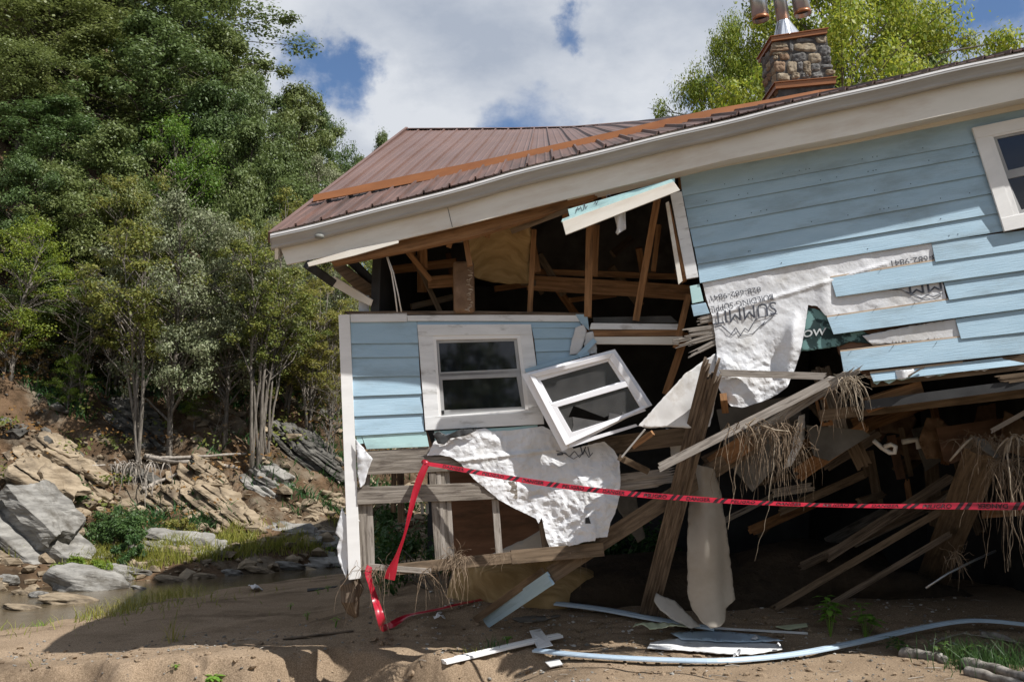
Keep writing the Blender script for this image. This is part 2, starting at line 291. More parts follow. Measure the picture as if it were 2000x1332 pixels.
# ------------------------------------------------------------------ pixels to places
def P(px, py, Y):                    # the point on the pixel's ray at distance Y in front of the camera
    d = pxdir(px, py); return EYE + d * (Y / d.y)
class Pl:                            # a plane the builder traces on: anchor, yaw about the vertical, lean about its own horizontal
    def __init__(s, px, py, Y, yaw=0, lean=0):
        s.o = P(px, py, Y); s.n = Vector((-math.sin(R(yaw)) * math.cos(R(lean)), -math.cos(R(yaw)) * math.cos(R(lean)), math.sin(R(lean))))
    def at(s, px, py, off=0):
        d = pxdir(px, py); o = s.o + s.n * off
        return EYE + d * ((o - EYE).dot(s.n) / d.dot(s.n))

# ------------------------------------------------------------------ mesh building
class MB:
    def __init__(s): s.v, s.f, s.uv, s.mi = [], [], [], []
    def face(s, idx, uv=None, mi=0): s.f.append(tuple(idx)); s.uv.append(uv or [(0, 0)] * len(idx)); s.mi.append(mi)
    def slab(s, pts, n, t, mi=0, back=None, taper=0):
        """extruded outline; pts front outline (3D), n outward normal of the front, t thickness"""
        pts = [Vector(p) for p in pts]; n = Vector(n).normalized(); u = (pts[1] - pts[0]).normalized(); w = n.cross(u)
        a = sum(((pts[i] - pts[0]).cross(pts[(i + 1) % len(pts)] - pts[0]) for i in range(len(pts))), Vector())
        if a.dot(n) < 0: pts = pts[::-1]
        k, m = len(s.v), len(pts); o = (rnd.random() * 9, rnd.random() * 9); c = sum(pts, Vector()) / m
        s.v += pts; s.v += [p - n * t - (p - c) * taper for p in pts]
        U = lambda p: ((p - pts[0]).dot(u) + o[0], (p - pts[0]).dot(w) + o[1])
        s.face(range(k, k + m), [U(p) for p in pts], mi)
        s.face(range(k + 2 * m - 1, k + m - 1, -1), [U(p) for p in pts[::-1]], mi)
        for i in range(m):
            j = (i + 1) % m; p, q = pts[i], pts[j]; a_, b_ = U(p), U(q)
            al = abs((q - p).normalized().dot(u)) > .5
            d = (0, t) if al else (t, 0)
            s.face((k + j, k + i, k + m + i, k + m + j), [b_, a_, (a_[0] + d[0], a_[1] + d[1]), (b_[0] + d[0], b_[1] + d[1])], mi)
    def beam(s, a, b, w, t, face=None, splint=(0, 0), strips=1, mi=0, bow=0, twist=0, segs=1):
        """timber from a to b: w wide across the view, t deep; splint = raggedness of the two ends"""
        a, b = Vector(a), Vector(b); ax = (b - a); L = ax.length; ax.normalize()
        nrm = Vector(face) if face is not None else (EYE - (a + b) / 2)
        sd = ax.cross(nrm).normalized(); nn = sd.cross(ax).normalized()
        if splint != (0, 0) and strips == 1: strips = 7
        for i in range(strips):
            k = len(s.v); x0, x1 = -w / 2 + w * i / strips, -w / 2 + w * (i + 1) / strips
            l0 = splint[0] * (rnd.random() ** 1.3) if splint[0] else 0; l1 = splint[1] * (rnd.random() ** 1.3) if splint[1] else 0
            j0, j1 = (splint[0] * rnd.uniform(-.25, .25), splint[1] * rnd.uniform(-.25, .25))
            rows = []; o = rnd.random() * 7
            for q in range(segs + 1):
                f = q / segs; la = l0 + (L - l0 - l1) * f; bo = nn * (bow * 4 * f * (1 - f))
                tw = twist * (f - .5); cs, sn = math.cos(tw), math.sin(tw); sd2 = sd * cs + nn * sn; nn2 = nn * cs - sd * sn
                e0 = j0 if q == 0 else 0; e1 = j1 if q == segs else 0; dz = .004 * ((i * 7) % 3 - 1) if strips > 1 else 0
                base = a + ax * la + bo
                rows.append([base + sd2 * x0 + ax * (e0 + e1) + nn2 * (t / 2 + dz), base + sd2 * x1 - ax * (e0 + e1) + nn2 * (t / 2 + dz), base + sd2 * x1 - nn2 * t / 2, base + sd2 * x0 - nn2 * t / 2])
                s.v += rows[-1]
            for q in range(segs):
                A = k + 4 * q; B = A + 4; u0, u1 = L * q / segs + o, L * (q + 1) / segs + o
                per = [x0, x1, x1 + t, x1 + t + (x1 - x0), x1 + 2 * t + (x1 - x0)]
                for e in range(4):
                    g = (e + 1) % 4; s.face((A + e, A + g, B + g, B + e), [(u0, per[e] + o), (u0, per[e + 1] + o), (u1, per[e + 1] + o), (u1, per[e] + o)], mi)
            s.face((k + 3, k + 2, k + 1, k), [(0, 0), (0, .1), (.1, .1), (.1, 0)], mi); E = k + 4 * segs
            s.face((E, E + 1, E + 2, E + 3), [(0, 0), (0, .1), (.1, .1), (.1, 0)], mi)
    def tube(s, pts, r, n=6, mi=0, cap=True):
        pts = [Vector(p) for p in pts]; m = len(pts); rr = r if isinstance(r, (list, tuple)) else [r] * m; k = len(s.v); L = 0; prev = None
        for i, p in enumerate(pts):
            d = (pts[min(i + 1, m - 1)] - pts[max(i - 1, 0)]).normalized()
            if prev is None: a = d.cross(Vector((.3, .9, .2)) if abs(d.z) > .7 else Vector((0, 0, 1))).normalized()
            else: a = (prev - d * prev.dot(d)); a = a.normalized() if a.length > 1e-6 else d.orthogonal().normalized()
            prev = a; b = d.cross(a)
            for j in range(n):
                th = 2 * math.pi * j / n; s.v.append(p + (a * math.cos(th) + b * math.sin(th)) * rr[i])
        for i in range(m - 1):
            l2 = L + (pts[i + 1] - pts[i]).length
            for j in range(n):
                g = (j + 1) % n; s.face((k + i * n + j, k + i * n + g, k + (i + 1) * n + g, k + (i + 1) * n + j), [(L, j / n), (L, (j + 1) / n), (l2, (j + 1) / n), (l2, j / n)], mi)
            L = l2
        if cap: s.face(range(k + n - 1, k - 1, -1), None, mi); s.face(range(k + (m - 1) * n, k + m * n), None, mi)
    def frame(s, outer, inner, n, t, mi=0):
        for i in range(4):
            j = (i + 1) % 4; s.slab([outer[i], outer[j], inner[j], inner[i]], n, t, mi)
ORG = {}
def origin_of(p): return ORG.get(p.name, Vector((0, 0, 0))) if p else Vector((0, 0, 0))
def finish(o, parent, org):
    COL.objects.link(o); ORG[o.name] = Vector(org)
    if parent is not None: o.parent = parent; o.location = Vector(org) - origin_of(parent)
    else: o.location = org
def build(mb, name, mat, parent=None, smooth=False, bevel=0, solid=0, label=None):
    v = mb.v
    if parent is None: org = Vector((sum(p[0] for p in v) / len(v), sum(p[1] for p in v) / len(v), min(p[2] for p in v)))
    else: org = origin_of(parent)
    me = bpy.data.meshes.new(name)
    me.from_pydata([tuple(Vector(p) - org) for p in v], [], mb.f)
    for m in (mat if isinstance(mat, (list, tuple)) else [mat]): me.materials.append(MATS[m])
    ul = me.uv_layers.new(name='UVMap'); fl = [c for f in mb.uv for uv in f for c in uv]; ul.data.foreach_set('uv', fl)
    me.polygons.foreach_set('material_index', mb.mi)
    if smooth: me.polygons.foreach_set('use_smooth', [True] * len(me.polygons))
    me.update(); o = bpy.data.objects.new(name, me); finish(o, parent, org)
    if solid: md = o.modifiers.new('solid', 'SOLIDIFY'); md.thickness = solid; md.offset = -1
    if bevel: md = o.modifiers.new('bevel', 'BEVEL'); md.width = bevel; md.segments = 2; md.limit_method = 'ANGLE'; md.angle_limit = R(40)
    if label: o['label'] = label
    return o
def fastmesh(name, V, Q, mat, parent=None, org=(0, 0, 0), smooth=False, uv=None):   # numpy mesh, quads or tris
    me = bpy.data.meshes.new(name); nv, nf, k = len(V), len(Q), Q.shape[1]
    me.vertices.add(nv); me.vertices.foreach_set('co', np.asarray(V, np.float32).ravel())
    me.loops.add(nf * k); me.loops.foreach_set('vertex_index', Q.astype(np.int32).ravel())
    me.polygons.add(nf); me.polygons.foreach_set('loop_start', np.arange(0, nf * k, k, dtype=np.int32))
    me.polygons.foreach_set('use_smooth', np.full(nf, smooth)); me.update(calc_edges=True); me.validate()
    me.materials.append(MATS[mat]); o = bpy.data.objects.new(name, me); finish(o, parent, Vector(org)); return o
def tag(o, label=None, cat=None, group=None, kind=None):
    if label: o['label'] = label
    if cat: o['category'] = cat
    if group: o['group'] = group
    if kind: o['kind'] = kind
    return o
def thing(name, label, cat, loc=(0, 0, 0), group=None):
    o = bpy.data.objects.new(name, None); o.empty_display_size = .2; finish(o, None, Vector(loc)); return tag(o, label, cat, group)
def sheet(surf, poly, step, name, mat, parent=None, smooth=True, thick=.002, holes=(), label=None, uvs=1):
    """cloth or paper: outline in picture pixels, inside points every step, surf(px,py) gives the place"""
    pts, edges = [], []
    def ring(pl):
        k = len(pts); q = []
        for i in range(len(pl)):
            a, b = Vector(pl[i]), Vector(pl[(i + 1) % len(pl)]); m = max(1, int((b - a).length / step))
            for j in range(m):
                w = a.lerp(b, j / m)
                q.append(w + Vector((rnd.uniform(-.13, .13), rnd.uniform(-.13, .13))) * step * (1 if j else 0))
        pts.extend(q); edges.extend((k + i, k + (i + 1) % len(q)) for i in range(len(q)))
        return k, len(q)
    ring(poly); bnd = len(pts)
    xs = [p[0] for p in poly]; ys = [p[1] for p in poly]; row = 0; y = min(ys)
    while y < max(ys):
        x = min(xs) + (step / 2 if row % 2 else 0)
        while x < max(xs):
            pts.append(Vector((x + rnd.uniform(-.2, .2) * step, y + rnd.uniform(-.2, .2) * step))); x += step
        y += step * .87; row += 1
    co, ed, fa, *_ = delaunay_2d_cdt([Vector(p) for p in pts], edges, [], 1, 1e-4)
    mb = MB(); ax = np.array([c[0] for c in co]); ay = np.array([c[1] for c in co])
    mb.v = surf(ax, ay)
    for f in fa: mb.face(f[::-1], [(co[i][0] / 220, co[i][1] / 220) for i in f[::-1]])
    return build(mb, name, mat, parent, smooth, solid=thick, label=label)
LET = {}
def letters(words, bold):
    if (words, bold) in LET: return LET[words, bold]
    cu = bpy.data.curves.new('letters', 'FONT'); cu.body = words; cu.offset = bold; cu.resolution_u = 3
    t = bpy.data.objects.new('letters', cu); COL.objects.link(t); dg = bpy.context.evaluated_depsgraph_get()
    me = t.evaluated_get(dg).to_mesh(); LET[words, bold] = ([v.co.copy() for v in me.vertices], [tuple(p.vertices) for p in me.polygons])
    t.evaluated_get(dg).to_mesh_clear(); bpy.data.objects.remove(t); bpy.data.curves.remove(cu); return LET[words, bold]
for _w in (('SUMMIT', .0), ('BUILDING SUPPL', .0), ('828-682-9841', .0), ('8-682-9841', .0), ('MM', .0), ('OW', .02), ('DANGER', .02), ('PELIGRO', .02)): letters(*_w)
def text_on(words, surf, o, xv, yv, name, mat, parent, off=.004, bold=.0, body=None, spacing=1.0):
    """letters laid on a surface: o start of the baseline in pixels, xv whole width, yv cap height (pixel vectors)"""
    V, F = letters(words, bold)
    x0, x1 = min(v.x for v in V), max(v.x for v in V); H = .70
    ax = np.array([o[0] + xv[0] * (v.x - x0) / (x1 - x0) + yv[0] * v.y / H for v in V]); ay = np.array([o[1] + xv[1] * (v.x - x0) / (x1 - x0) + yv[1] * v.y / H for v in V])
    mb = MB(); mb.v = surf(ax, ay, off)
    for f in F: mb.face(f)
    return build(mb, name, mat, parent)
def line_on(surf, pts, wpx, name, mat, parent, off=.004, mb=None, fin=True):
    mb = mb or MB()
    for a, b in zip(pts[:-1], pts[1:]):
        a, b = Vector(a), Vector(b); d = (b - a); m = max(1, int(d.length / 5)); d.normalize(); w = Vector((-d.y, d.x)) * wpx / 2; k = len(mb.v)
        q = [a.lerp(b, i / m) for i in range(m + 1)]
        ax = np.array([c for p in q for c in (p.x + w.x, p.x - w.x)]); ay = np.array([c for p in q for c in (p.y + w.y, p.y - w.y)])
        mb.v += list(surf(ax, ay, off))
        for i in range(m): mb.face((k + 2 * i, k + 2 * i + 1, k + 2 * i + 3, k + 2 * i + 2))
    return build(mb, name, mat, parent) if fin else mb

# ------------------------------------------------------------------ ground, river, hill
WATER = -.45
def g_h(X, Y):
    X = np.asarray(X, float); Y = np.asarray(Y, float)
    e = -(X + 7.2) * .928 + (Y - 14) * .371
    z = -.12 * sstep(-6.5, -3.5, e) - .38 * sstep(-3.6, .6, e) - .5 * sstep(0, 3, e)
    z = z + .26 * sstep(9.6, 10.9, Y) * sstep(-2.6, -1.0, X)
    z = z + .03 * fbm(X * .7, Y * .7, 0, 3, 3) + .014 * fbm(X * 3, Y * 3, 0, 3, 9)
    yc = 9.42 + .16 * fbm(X * .9, 0, 1.3, 3, 5) + .10 * vnoise(X * 2.6, 0, 2, 8) - .35 * np.exp(-((X + 1.75) / .45) ** 2) * -1 + .2 * np.exp(-((X + .55) / .35) ** 2) * -1
    amt = .30 * sstep(-4.9, -4.2, X) * (1 - sstep(-.35, .75, X))
    z = z - amt * (1 - sstep(yc - .20, yc + .01, Y + .06 * fbm(X * 4, Y * 4, 0, 4, 21)))
    z = z + .006 * np.sin(Y * 42 + 3 * fbm(X * 2.2, Y * 2.2, 0, 3, 61)) * sstep(9.6, 10.0, Y) - .05 * amt / .3 * sstep(.55, .75, 1 - np.abs(vnoise(X * 2.6, Y * .8, 0, 71)) * 6) * sstep(yc - .45, yc - .2, Y) * (1 - sstep(yc, yc + .12, Y))
    # hollows washed out of the sand edge below the broken corner
    for hx, hy, r, d in ((-1.95, 9.25, .38, .16), (-1.35, 9.35, .22, .22), (-.9, 9.5, .2, .1), (-.35, 9.3, .28, .08)):
        z = z - d * np.exp(-(((X - hx) / r) ** 2 + ((Y - hy) / (r * .8)) ** 2))
    z = z + .07 * np.exp(-(((X + .62) / .3) ** 2 + ((Y - 9.35) / .2) ** 2)) + .03 * sstep(1.5, 5, X)
    return z
from mathutils.bvhtree import BVHTree
BVH = {}
def grid_mesh(name, xs, ys, hf, mat, kind='structure'):
    XX, YY = np.meshgrid(xs, ys); ZZ = hf(XX, YY); V = np.stack([XX, YY, ZZ], -1).reshape(-1, 3); nx, ny = len(xs), len(ys)
    i = np.arange(ny - 1)[:, None] * nx + np.arange(nx - 1)[None]; Q = np.stack([i, i + 1, i + nx + 1, i + nx], -1).reshape(-1, 4)
    BVH[name] = BVHTree.FromPolygons([tuple(p) for p in V], [tuple(q) for q in Q])
    return tag(fastmesh(name, V, Q, mat, smooth=True), kind=kind)
cat = lambda *a: np.unique(np.concatenate(a))
grid_mesh('ground', cat(np.linspace(-90, -8, 40), np.linspace(-8, -5, 45), np.linspace(-5, 4.5, 330), np.linspace(4.5, 9, 50), np.linspace(9, 90, 40)),
          cat(np.linspace(-30, 5, 20), np.linspace(5, 8.4, 60), np.linspace(8.4, 10.4, 110), np.linspace(10.4, 14, 70), np.linspace(14, 30, 60), np.linspace(30, 160, 30)), g_h, 'sand')
def G(px, py, lift=0):              # where a pixel's ray meets the sand
    h = BVH['ground'].ray_cast(EYE, pxdir(px, py).normalized())[0]
    return h + Vector((0, 0, lift))
def hill_d(X, Y): return (Y - 18.5 - X - 10) * .7071
def hill_h(X, Y):
    X = np.asarray(X, float); Y = np.asarray(Y, float)
    d = hill_d(X, Y) + 1.1 * fbm(X * .18, Y * .18, 0, 3, 31)
    k = np.clip((2 - X) / 13, .15, 1.25)
    z = -1.1 + .95 * sstep(-1.2, .6, d) + .25 * np.clip(d, 0, 2)
    z = z + 2.5 * sstep(1.7, 5.5, d) + np.clip(d - 4.6, 0, 60) * .72 * k
    cap = 5.5 + .95 * np.clip(-X - 3, 0, 60)
    z = np.minimum(z, cap + .12 * (z - cap))
    # dipping strata: terraced steps that run down to the right
    q = (X * .50 + z * .86) / .55 + .5 * fbm(X * .5, Y * .5, 0, 2, 44)
    saw = q - np.floor(q); m = sstep(1.2, 2.5, d) * (1 - sstep(5.5, 9, d))
    z = z + m * (.30 * sstep(.0, .25, saw) * (1 - sstep(.3, 1.0, saw))) + .16 * fbm(X * 1.1, Y * 1.1, 0, 4, 12) * sstep(-.5, 2, d)
    return z
grid_mesh('hill', cat(np.linspace(-60, -22, 40), np.linspace(-22, 0, 230), np.linspace(0, 60, 50)),
          cat(np.linspace(8, 17, 20), np.linspace(17, 34, 190), np.linspace(34, 130, 70)), hill_h, 'hill_soil')
grid_mesh('river', np.linspace(-60, 30, 3), np.linspace(9, 90, 3), lambda X, Y: X * 0 + WATER, 'water')
def HILL(px, py):
    d = pxdir(px, py).normalized(); h = [q for q in (BVH['hill'].ray_cast(EYE, d)[0], BVH['river'].ray_cast(EYE, d)[0]) if q is not None]
    return min(h, key=lambda q: q.y)
# ================================================================== the broken house
WP = Pl(1340, 400, 8.75, 6)           # upper front wall
FP = Pl(690, 800, 9.15, -4)           # the wall section that broke away and dropped
UP = Vector((0, 0, 1))
house = thing('house', 'blue clapboard house torn open at its left end, with brown metal roof', 'house', (1.2, 9.2, .2))
_e = [(528, 460, 8.62), (600, 443, 8.59), (750, 404, 8.53), (1000, 338, 8.45), (1250, 277, 8.34), (1500, 215, 8.22), (1750, 160, 8.10), (2000, 103, 8.0), (2500, -6, 7.8)]
_E = [P(*a) for a in _e]
def eave(x): return Vector((x, np.interp(x, [p.x for p in _E], [p.y for p in _E]), np.interp(x, [p.x for p in _E], [p.z for p in _E])))
_r = [P(px, py, 17.2) for px, py in ((795, 254), (1000, 253), (1120, 250), (1240, 240), (1500, 231), (2000, 118), (2400, 40))]
def ridge(x): x2 = x + .27; return Vector((x2, 17.2, np.interp(x2, [p.x for p in _r], [p.z for p in _r])))
X0, X1 = _E[0].x, 5.9
EV = [_E[0].x + i * (X1 - _E[0].x) / 40 for i in range(41)]
# ---- roof: ribbed metal sheets
def roof_mesh(t0, t1, name, mat, nt_, dz=0, back=False, x0=X0, x1=X1, pitch=.229, phase=0):
    mb = MB(); xs = []; x = x0
    while x < x1:
        for a, h in ((0, 0), (.052, 0), (.066, .007), (.08, 0), (.136, 0), (.150, .007), (.164, 0), (.196, 0), (.204, .026), (.222, .026)): xs.append((x + a, h))
        x += pitch
    ts = [t0 + (t1 - t0) * i / nt_ for i in range(nt_ + 1)]
    for t in ts:
        for x, h in xs:
            a = eave(x) + Vector((0, .05, .065)); b = ridge(x)
            if back: a, b = b, Vector((b.x, 26.5, a.z - .2))
            s = .025 * math.sin(t * 9 + x * 1.7) * t * (1 - t) + .05 * math.sin(x * .9 + 1) * t * (1 - t)
            mb.v.append(a.lerp(b, t) + UP * (h + s + dz))
    n = len(xs)
    for i in range(nt_):
        for j in range(n - 1):
            k = i * n + j; q = [(xs[j][0], ts[i] * 8), (xs[j + 1][0], ts[i] * 8), (xs[j + 1][0], ts[i + 1] * 8), (xs[j][0], ts[i + 1] * 8)]
            mb.face((k, k + 1, k + n + 1, k + n), q)
    return build(mb, name, mat, house, solid=.012)
roof = roof_mesh(.17, 1, 'roof', 'roof_metal', 24)
roof_mesh(0, .178, 'eave_sheet', 'roof_stain', 5, -.02, phase=.07)
roof_mesh(0, 1, 'rear_roof', 'roof_metal', 3, back=True)
mb = MB()                                                    # ridge cap
for a, b in zip(EV[:-1], EV[1:]):
    p, q = ridge(a), ridge(b)
    for dy, dz in ((-.16, -.035), (.16, -.035)):
        mb.slab([p + UP * .035, q + UP * .035, q + Vector((0, dy, dz)), p + Vector((0, dy, dz))], (0, dy, .3), .004)
build(mb, 'ridge_cap', 'roof_stain', house)
mb = MB()                                                    # roof deck under the sheets, so no light leaks through
for x0, x1 in zip(EV[:-1], EV[1:]):
    a, b, c, d = eave(x0) + Vector((0, .12, -.07)), eave(x1) + Vector((0, .12, -.07)), ridge(x1) - UP * .12, ridge(x0) - UP * .12
    mb.slab([a, b, c, d], (0, -.4, 1), .03)
    mb.slab([d, c, Vector((c.x, 26.4, a.z - .3)), Vector((d.x, 26.4, a.z - .3))], (0, .4, 1), .03)
build(mb, 'roof_deck', 'plywood', house)
# gable edge trim along the left roof slope
mb = MB(); a, b = eave(X0) + Vector((-.02, .08, 0)), ridge(X0) + Vector((-.02, 0, 0))
mb.beam(a + UP * .0, b + UP * .0, .10, .04, face=(-1, 0, .1), segs=1); build(mb, 'rake_trim', 'roof_metal', house)
mb = MB(); mb.beam(a + Vector((.06, 0, -.12)), b + Vector((.06, 0, -.12)), .16, .03, face=(-1, 0, .1)); build(mb, 'rake_board', 'cream_paint', house)
# loose copper coloured flashing lying across the roof
fl = [(612, 381, 394), (700, 363, 378), (800, 342, 359), (900, 322, 340), (1000, 301, 320), (1100, 279, 299), (1200, 257, 278), (1300, 233, 256), (1400, 212, 233), (1500, 195, 215), (1600, 176, 196), (1650, 172, 190), (1690, 176, 186)]
mb = MB()
for i, (x, t, b) in enumerate(fl):
    f = i / 12; Y = 9.9 - .5 * f; p, q = P(x, t, Y), P(x, b, Y - .05)
    mb.v += [p + Vector((0, .11, .02)), p, q, q + Vector((0, -.035, -.008))]
for i in range(len(fl) - 1):
    for j in range(3):
        k = 4 * i + j; mb.face((k, k + 1, k + 5, k + 4), [(i * .5, j * .08), (i * .5, j * .08 + .08), (i * .5 + .5, j * .08 + .08), (i * .5 + .5, j * .08)])
tag(build(mb, 'roof_flashing', 'copper_trim', None, solid=.004), 'long loose orange-brown metal flashing strip lying across the brown roof', 'flashing')
# ---- gutter, leaf litter in it, fascia
def sweep(prof, name, mat, x0=X0, x1=X1, n=60, off=(0, 0, 0), closed=False, smooth=False, wob=.006):
    mb = MB(); xs = [x0 + (x1 - x0) * i / n for i in range(n + 1)]
    for x in xs:
        e = eave(x) + Vector(off); w = wob * math.sin(x * 2.3) + wob * .6 * math.sin(x * 5.1 + 1)
        for o_, d_ in prof: mb.v.append(e + Vector((0, o_, d_ + w)))
    m = len(prof); L = [0]
    for a, b in zip(prof[:-1], prof[1:]): L.append(L[-1] + math.dist(a, b))
    for i in range(n):
        for j in range(m - 1 + closed):
            g = (j + 1) % m; k = i * m; lj, lg = L[j], (L[g] if g else L[-1] + .02)
            mb.face((k + j, k + g, k + m + g, k + m + j), [(xs[i], lj), (xs[i], lg), (xs[i + 1], lg), (xs[i + 1], lj)])
    for k, rv in ((0, False), (n * m, True)):
        if closed: mb.face([k + j for j in (range(m) if rv else range(m - 1, -1, -1))])
    return build(mb, name, mat, house, smooth)
gut = sweep([(0, -.012), (0, -.032), (.012, -.036), (.030, -.058), (.046, -.088), (.05, -.106), (.06, -.118), (.118, -.118), (.118, -.0)], 'gutter', 'gutter_metal')
gut.modifiers.new('solid', 'SOLIDIFY').thickness = .003
lp = sweep([(-.003, .004), (.012, .004), (.012, -.013), (-.003, -.013)], 'gutter_lip', 'gutter_lip', closed=True)
lt = sweep([(.015, -.02), (.05, .034), (.085, .046), (.117, .03)], 'leaf_litter', 'leaf_litter', n=240, wob=.008)
mb = MB(); e = eave(X0)                                       # gutter end plate
mb.slab([e + Vector((-.004, y, z)) for y, z in ((0, -.012), (.012, -.036), (.046, -.088), (.06, -.118), (.118, -.118), (.118, 0))], (-1, 0, 0), .004)
build(mb, 'gutter_end', 'gutter_metal', house)
# fascia: its top runs behind the gutter, its lower edge is traced
fb = [(560, 517), (640, 501), (700, 487), (800, 464), (900, 441), (1000, 416), (1110, 388), (1240, 357), (1330, 334), (1430, 310), (1560, 284), (1680, 261), (1840, 226), (2000, 192), (2400, 108)]
def fas_pt(px, py, off=0): 
    Yf = lambda q: np.interp(q, [a[0] for a in _e], [a[2] for a in _e]) + .125 - off
    return P(px, py, Yf(px))
mb = MB(); top = lambda x: np.interp(x, [a[0] for a in _e], [a[1] for a in _e]) + 14
k = 0
for i, (x, y) in enumerate(fb):
    xt = x if i else 543
    a, b = fas_pt(xt, top(xt)), fas_pt(x, y); mb.v += [a, b, b + Vector((0, .028, 0)), a + Vector((0, .028, 0))]
for i in range(len(fb) - 1):
    A, B = 4 * i, 4 * i + 4; u0, u1 = fb[i][0] / 225, fb[i + 1][0] / 225
    for j in range(4): mb.face((A + j, A + (j + 1) % 4, B + (j + 1) % 4, B + j), [(u0, j * .28), (u0, j * .28 + .28), (u1, j * .28 + .28), (u1, j * .28)])
mb.face((0, 3, 2, 1)); build(mb, 'fascia_board', 'cream_paint', house)
mb = MB()                                                    # thin joint between two fascia lengths
mb.slab([fas_pt(872, 398, .002), fas_pt(873.1, 398, .002), fas_pt(884.1, 444, .002), fas_pt(883, 444, .002)], (0, -1, 0), .001); build(mb, 'fascia_joint', 'dark_board', house)
# soffit from fascia to wall
mb = MB()
for (xa, ya), (xb, yb) in zip(fb[6:-1], fb[7:]):
    a, b = fas_pt(xa, ya) + UP * .012, fas_pt(xb, yb) + UP * .012
    mb.slab([a + Vector((0, .03, 0)), b + Vector((0, .03, 0)), b + Vector((0, .34, .02)), a + Vector((0, .34, .02))], (0, 0, -1), .012)
build(mb, 'soffit', 'cream_paint', house)
# small round flood light under the gutter end
mb = MB(); c = fas_pt(624, 463, .10)
for i, (r, dz) in enumerate(((.030, .022), (.042, .012), (.042, -.004), (.034, -.014), (.022, -.018))):
    for j in range(16): th = j * math.pi / 8; mb.v.append(c + Vector((r * math.cos(th), r * .8 * math.sin(th), dz)))
for i in range(4):
    for j in range(16): g = (j + 1) % 16; mb.face((16 * i + j, 16 * i + 16 + j, 16 * i + 16 + g, 16 * i + g))
mb.face(range(16)); mb.face(range(79, 63, -1)); build(mb, 'soffit_lamp', 'grey_plastic', house, True)
def quad(pl, q, t, name, mat, parent=house, off=0, bevel=.002, label=None):
    mb = MB(); mb.slab([pl.at(x, y, off) for x, y in q], pl.n, t); return build(mb, name, mat, parent, bevel=bevel, label=label)
# brown header below the fascia, left end
EP_ = Pl(900, 460, 8.72, 3)
quad(EP_, [(640, 503), (900, 442), (1163, 376), (1160, 388), (1060, 421), (930, 461), (800, 489), (650, 517)], .09, 'header_beam', 'brown_wood')
quad(Pl(680, 497, 8.60, 3), [(600, 513), (682, 489), (778, 470), (778, 475), (690, 500), (603, 521)], .012, 'peeled_trim', 'cream_paint')
# frieze and upper siding
quad(WP, [(1112, 382), (1330, 330), (1430, 306), (1680, 258), (2000, 190), (2400, 104), (2400, 128), (2000, 213), (1680, 277), (1430, 322), (1330, 343), (1118, 396)], .02, 'frieze_board', 'cream_paint', off=.03)
up = [((1327, 335), (2400, 122)), ((1333, 383), (1905, 279), (2400, 189)), ((1339, 408), (1912, 304), (2400, 216)), ((1346, 446), (1923, 341), (2400, 254)), ((1355, 483), (1935, 378), (2400, 294)), ((1362, 516), (1951, 416), (2400, 336)), ((1367, 553), (1550, 517), (1962, 451), (2400, 374))]
def siding(pl, upper, lower, parent, mat='blue_siding', lap=4, off=.006, tilt=.019, t=.010, label=None):
    mb = MB(); Lo = list(lower); Up = [(x, y - lap) for x, y in upper]
    fr = [pl.at(x, y, off) for x, y in Up] + [pl.at(x, y, off + tilt) for x, y in Lo[::-1]]
    n = ((fr[1] - fr[0]).cross(fr[-1] - fr[0])).normalized(); n = n if n.dot(pl.n) > 0 else -n
    mb.slab(fr, n, t); return build(mb, 'siding_board', mat, parent, bevel=.0015, label=label)
for a, b in zip(up[:-1], up[1:]): siding(WP, a, b, house)
# right window: trim, sash, panes
def window_at(pl, trim, frame, panes, parent, tmats=('white_paint', 'white_trim', 'sash_grey', 'dark_glass'), off=.03, depth=.05, name='window', rail=None):
    w = MB(); A = [pl.at(x, y, off) for x, y in trim[0]]; B = [pl.at(x, y, off) for x, y in trim[1]]
    # butted casing boards: head and sill run full width
    tl, tr, br, bl = trim[0]; il, ir, jr, jl = trim[1]
    L = lambda p, q, f: (p[0] + (q[0] - p[0]) * f, p[1] + (q[1] - p[1]) * f)
    at = lambda pts, o: [pl.at(x, y, o) for x, y in pts]
    hl = L(tl, bl, .105); hr = L(tr, br, .105); sl = L(bl, tl, .125); s_r = L(br, tr, .125)
    w.slab(at([tl, tr, hr, hl], off + .004), pl.n, .028); w.slab(at([hl, (il[0], hl[1] + (hr[1] - hl[1]) * .12), jl, sl], off), pl.n, .024)
    w.slab(at([(ir[0], hr[1] - (hr[1] - hl[1]) * .12), hr, s_r, jr], off), pl.n, .024); w.slab(at([sl, s_r, br, bl], off + .004), pl.n, .028)
    wo = build(w, name, tmats[0], parent, bevel=.002)
    f = MB(); f.frame(at(frame[0], off - .004), at(frame[1], off - .004), pl.n, .05); build(f, 'frame', tmats[1], wo, bevel=.002)
    s = MB()
    for q0, q1 in panes: s.frame(at(q0, off - .018), at(q1, off - .018), pl.n, .03)
    build(s, 'sash', tmats[2], wo, bevel=.0015)
    for q0, q1 in panes:
        g = MB(); g.slab(at(q1, off - .030), pl.n, .004); build(g, 'pane', tmats[3], wo)
    return wo
window_at(WP, ([(1899, 250), (2330, 160), (2400, 360), (1962, 452)], [(1927, 262), (2300, 185), (2360, 340), (1983, 428)]),
          ([(1926, 259), (2300, 182), (2362, 345), (1984, 432)], [(1940, 268), (2290, 196), (2345, 335), (1991, 418)]),
          [([(1940, 268), (2290, 196), (2315, 262), (1965, 341)], [(1947, 272), (2284, 203), (2308, 256), (1969, 333)]),
           ([(1963, 340), (2313, 266), (2345, 335), (1991, 420)], [(1968, 350), (2308, 276), (2335, 330), (1995, 410)])], house, ('white_trim', 'white_trim', 'sash_grey', 'dark_glass'), off=.065)
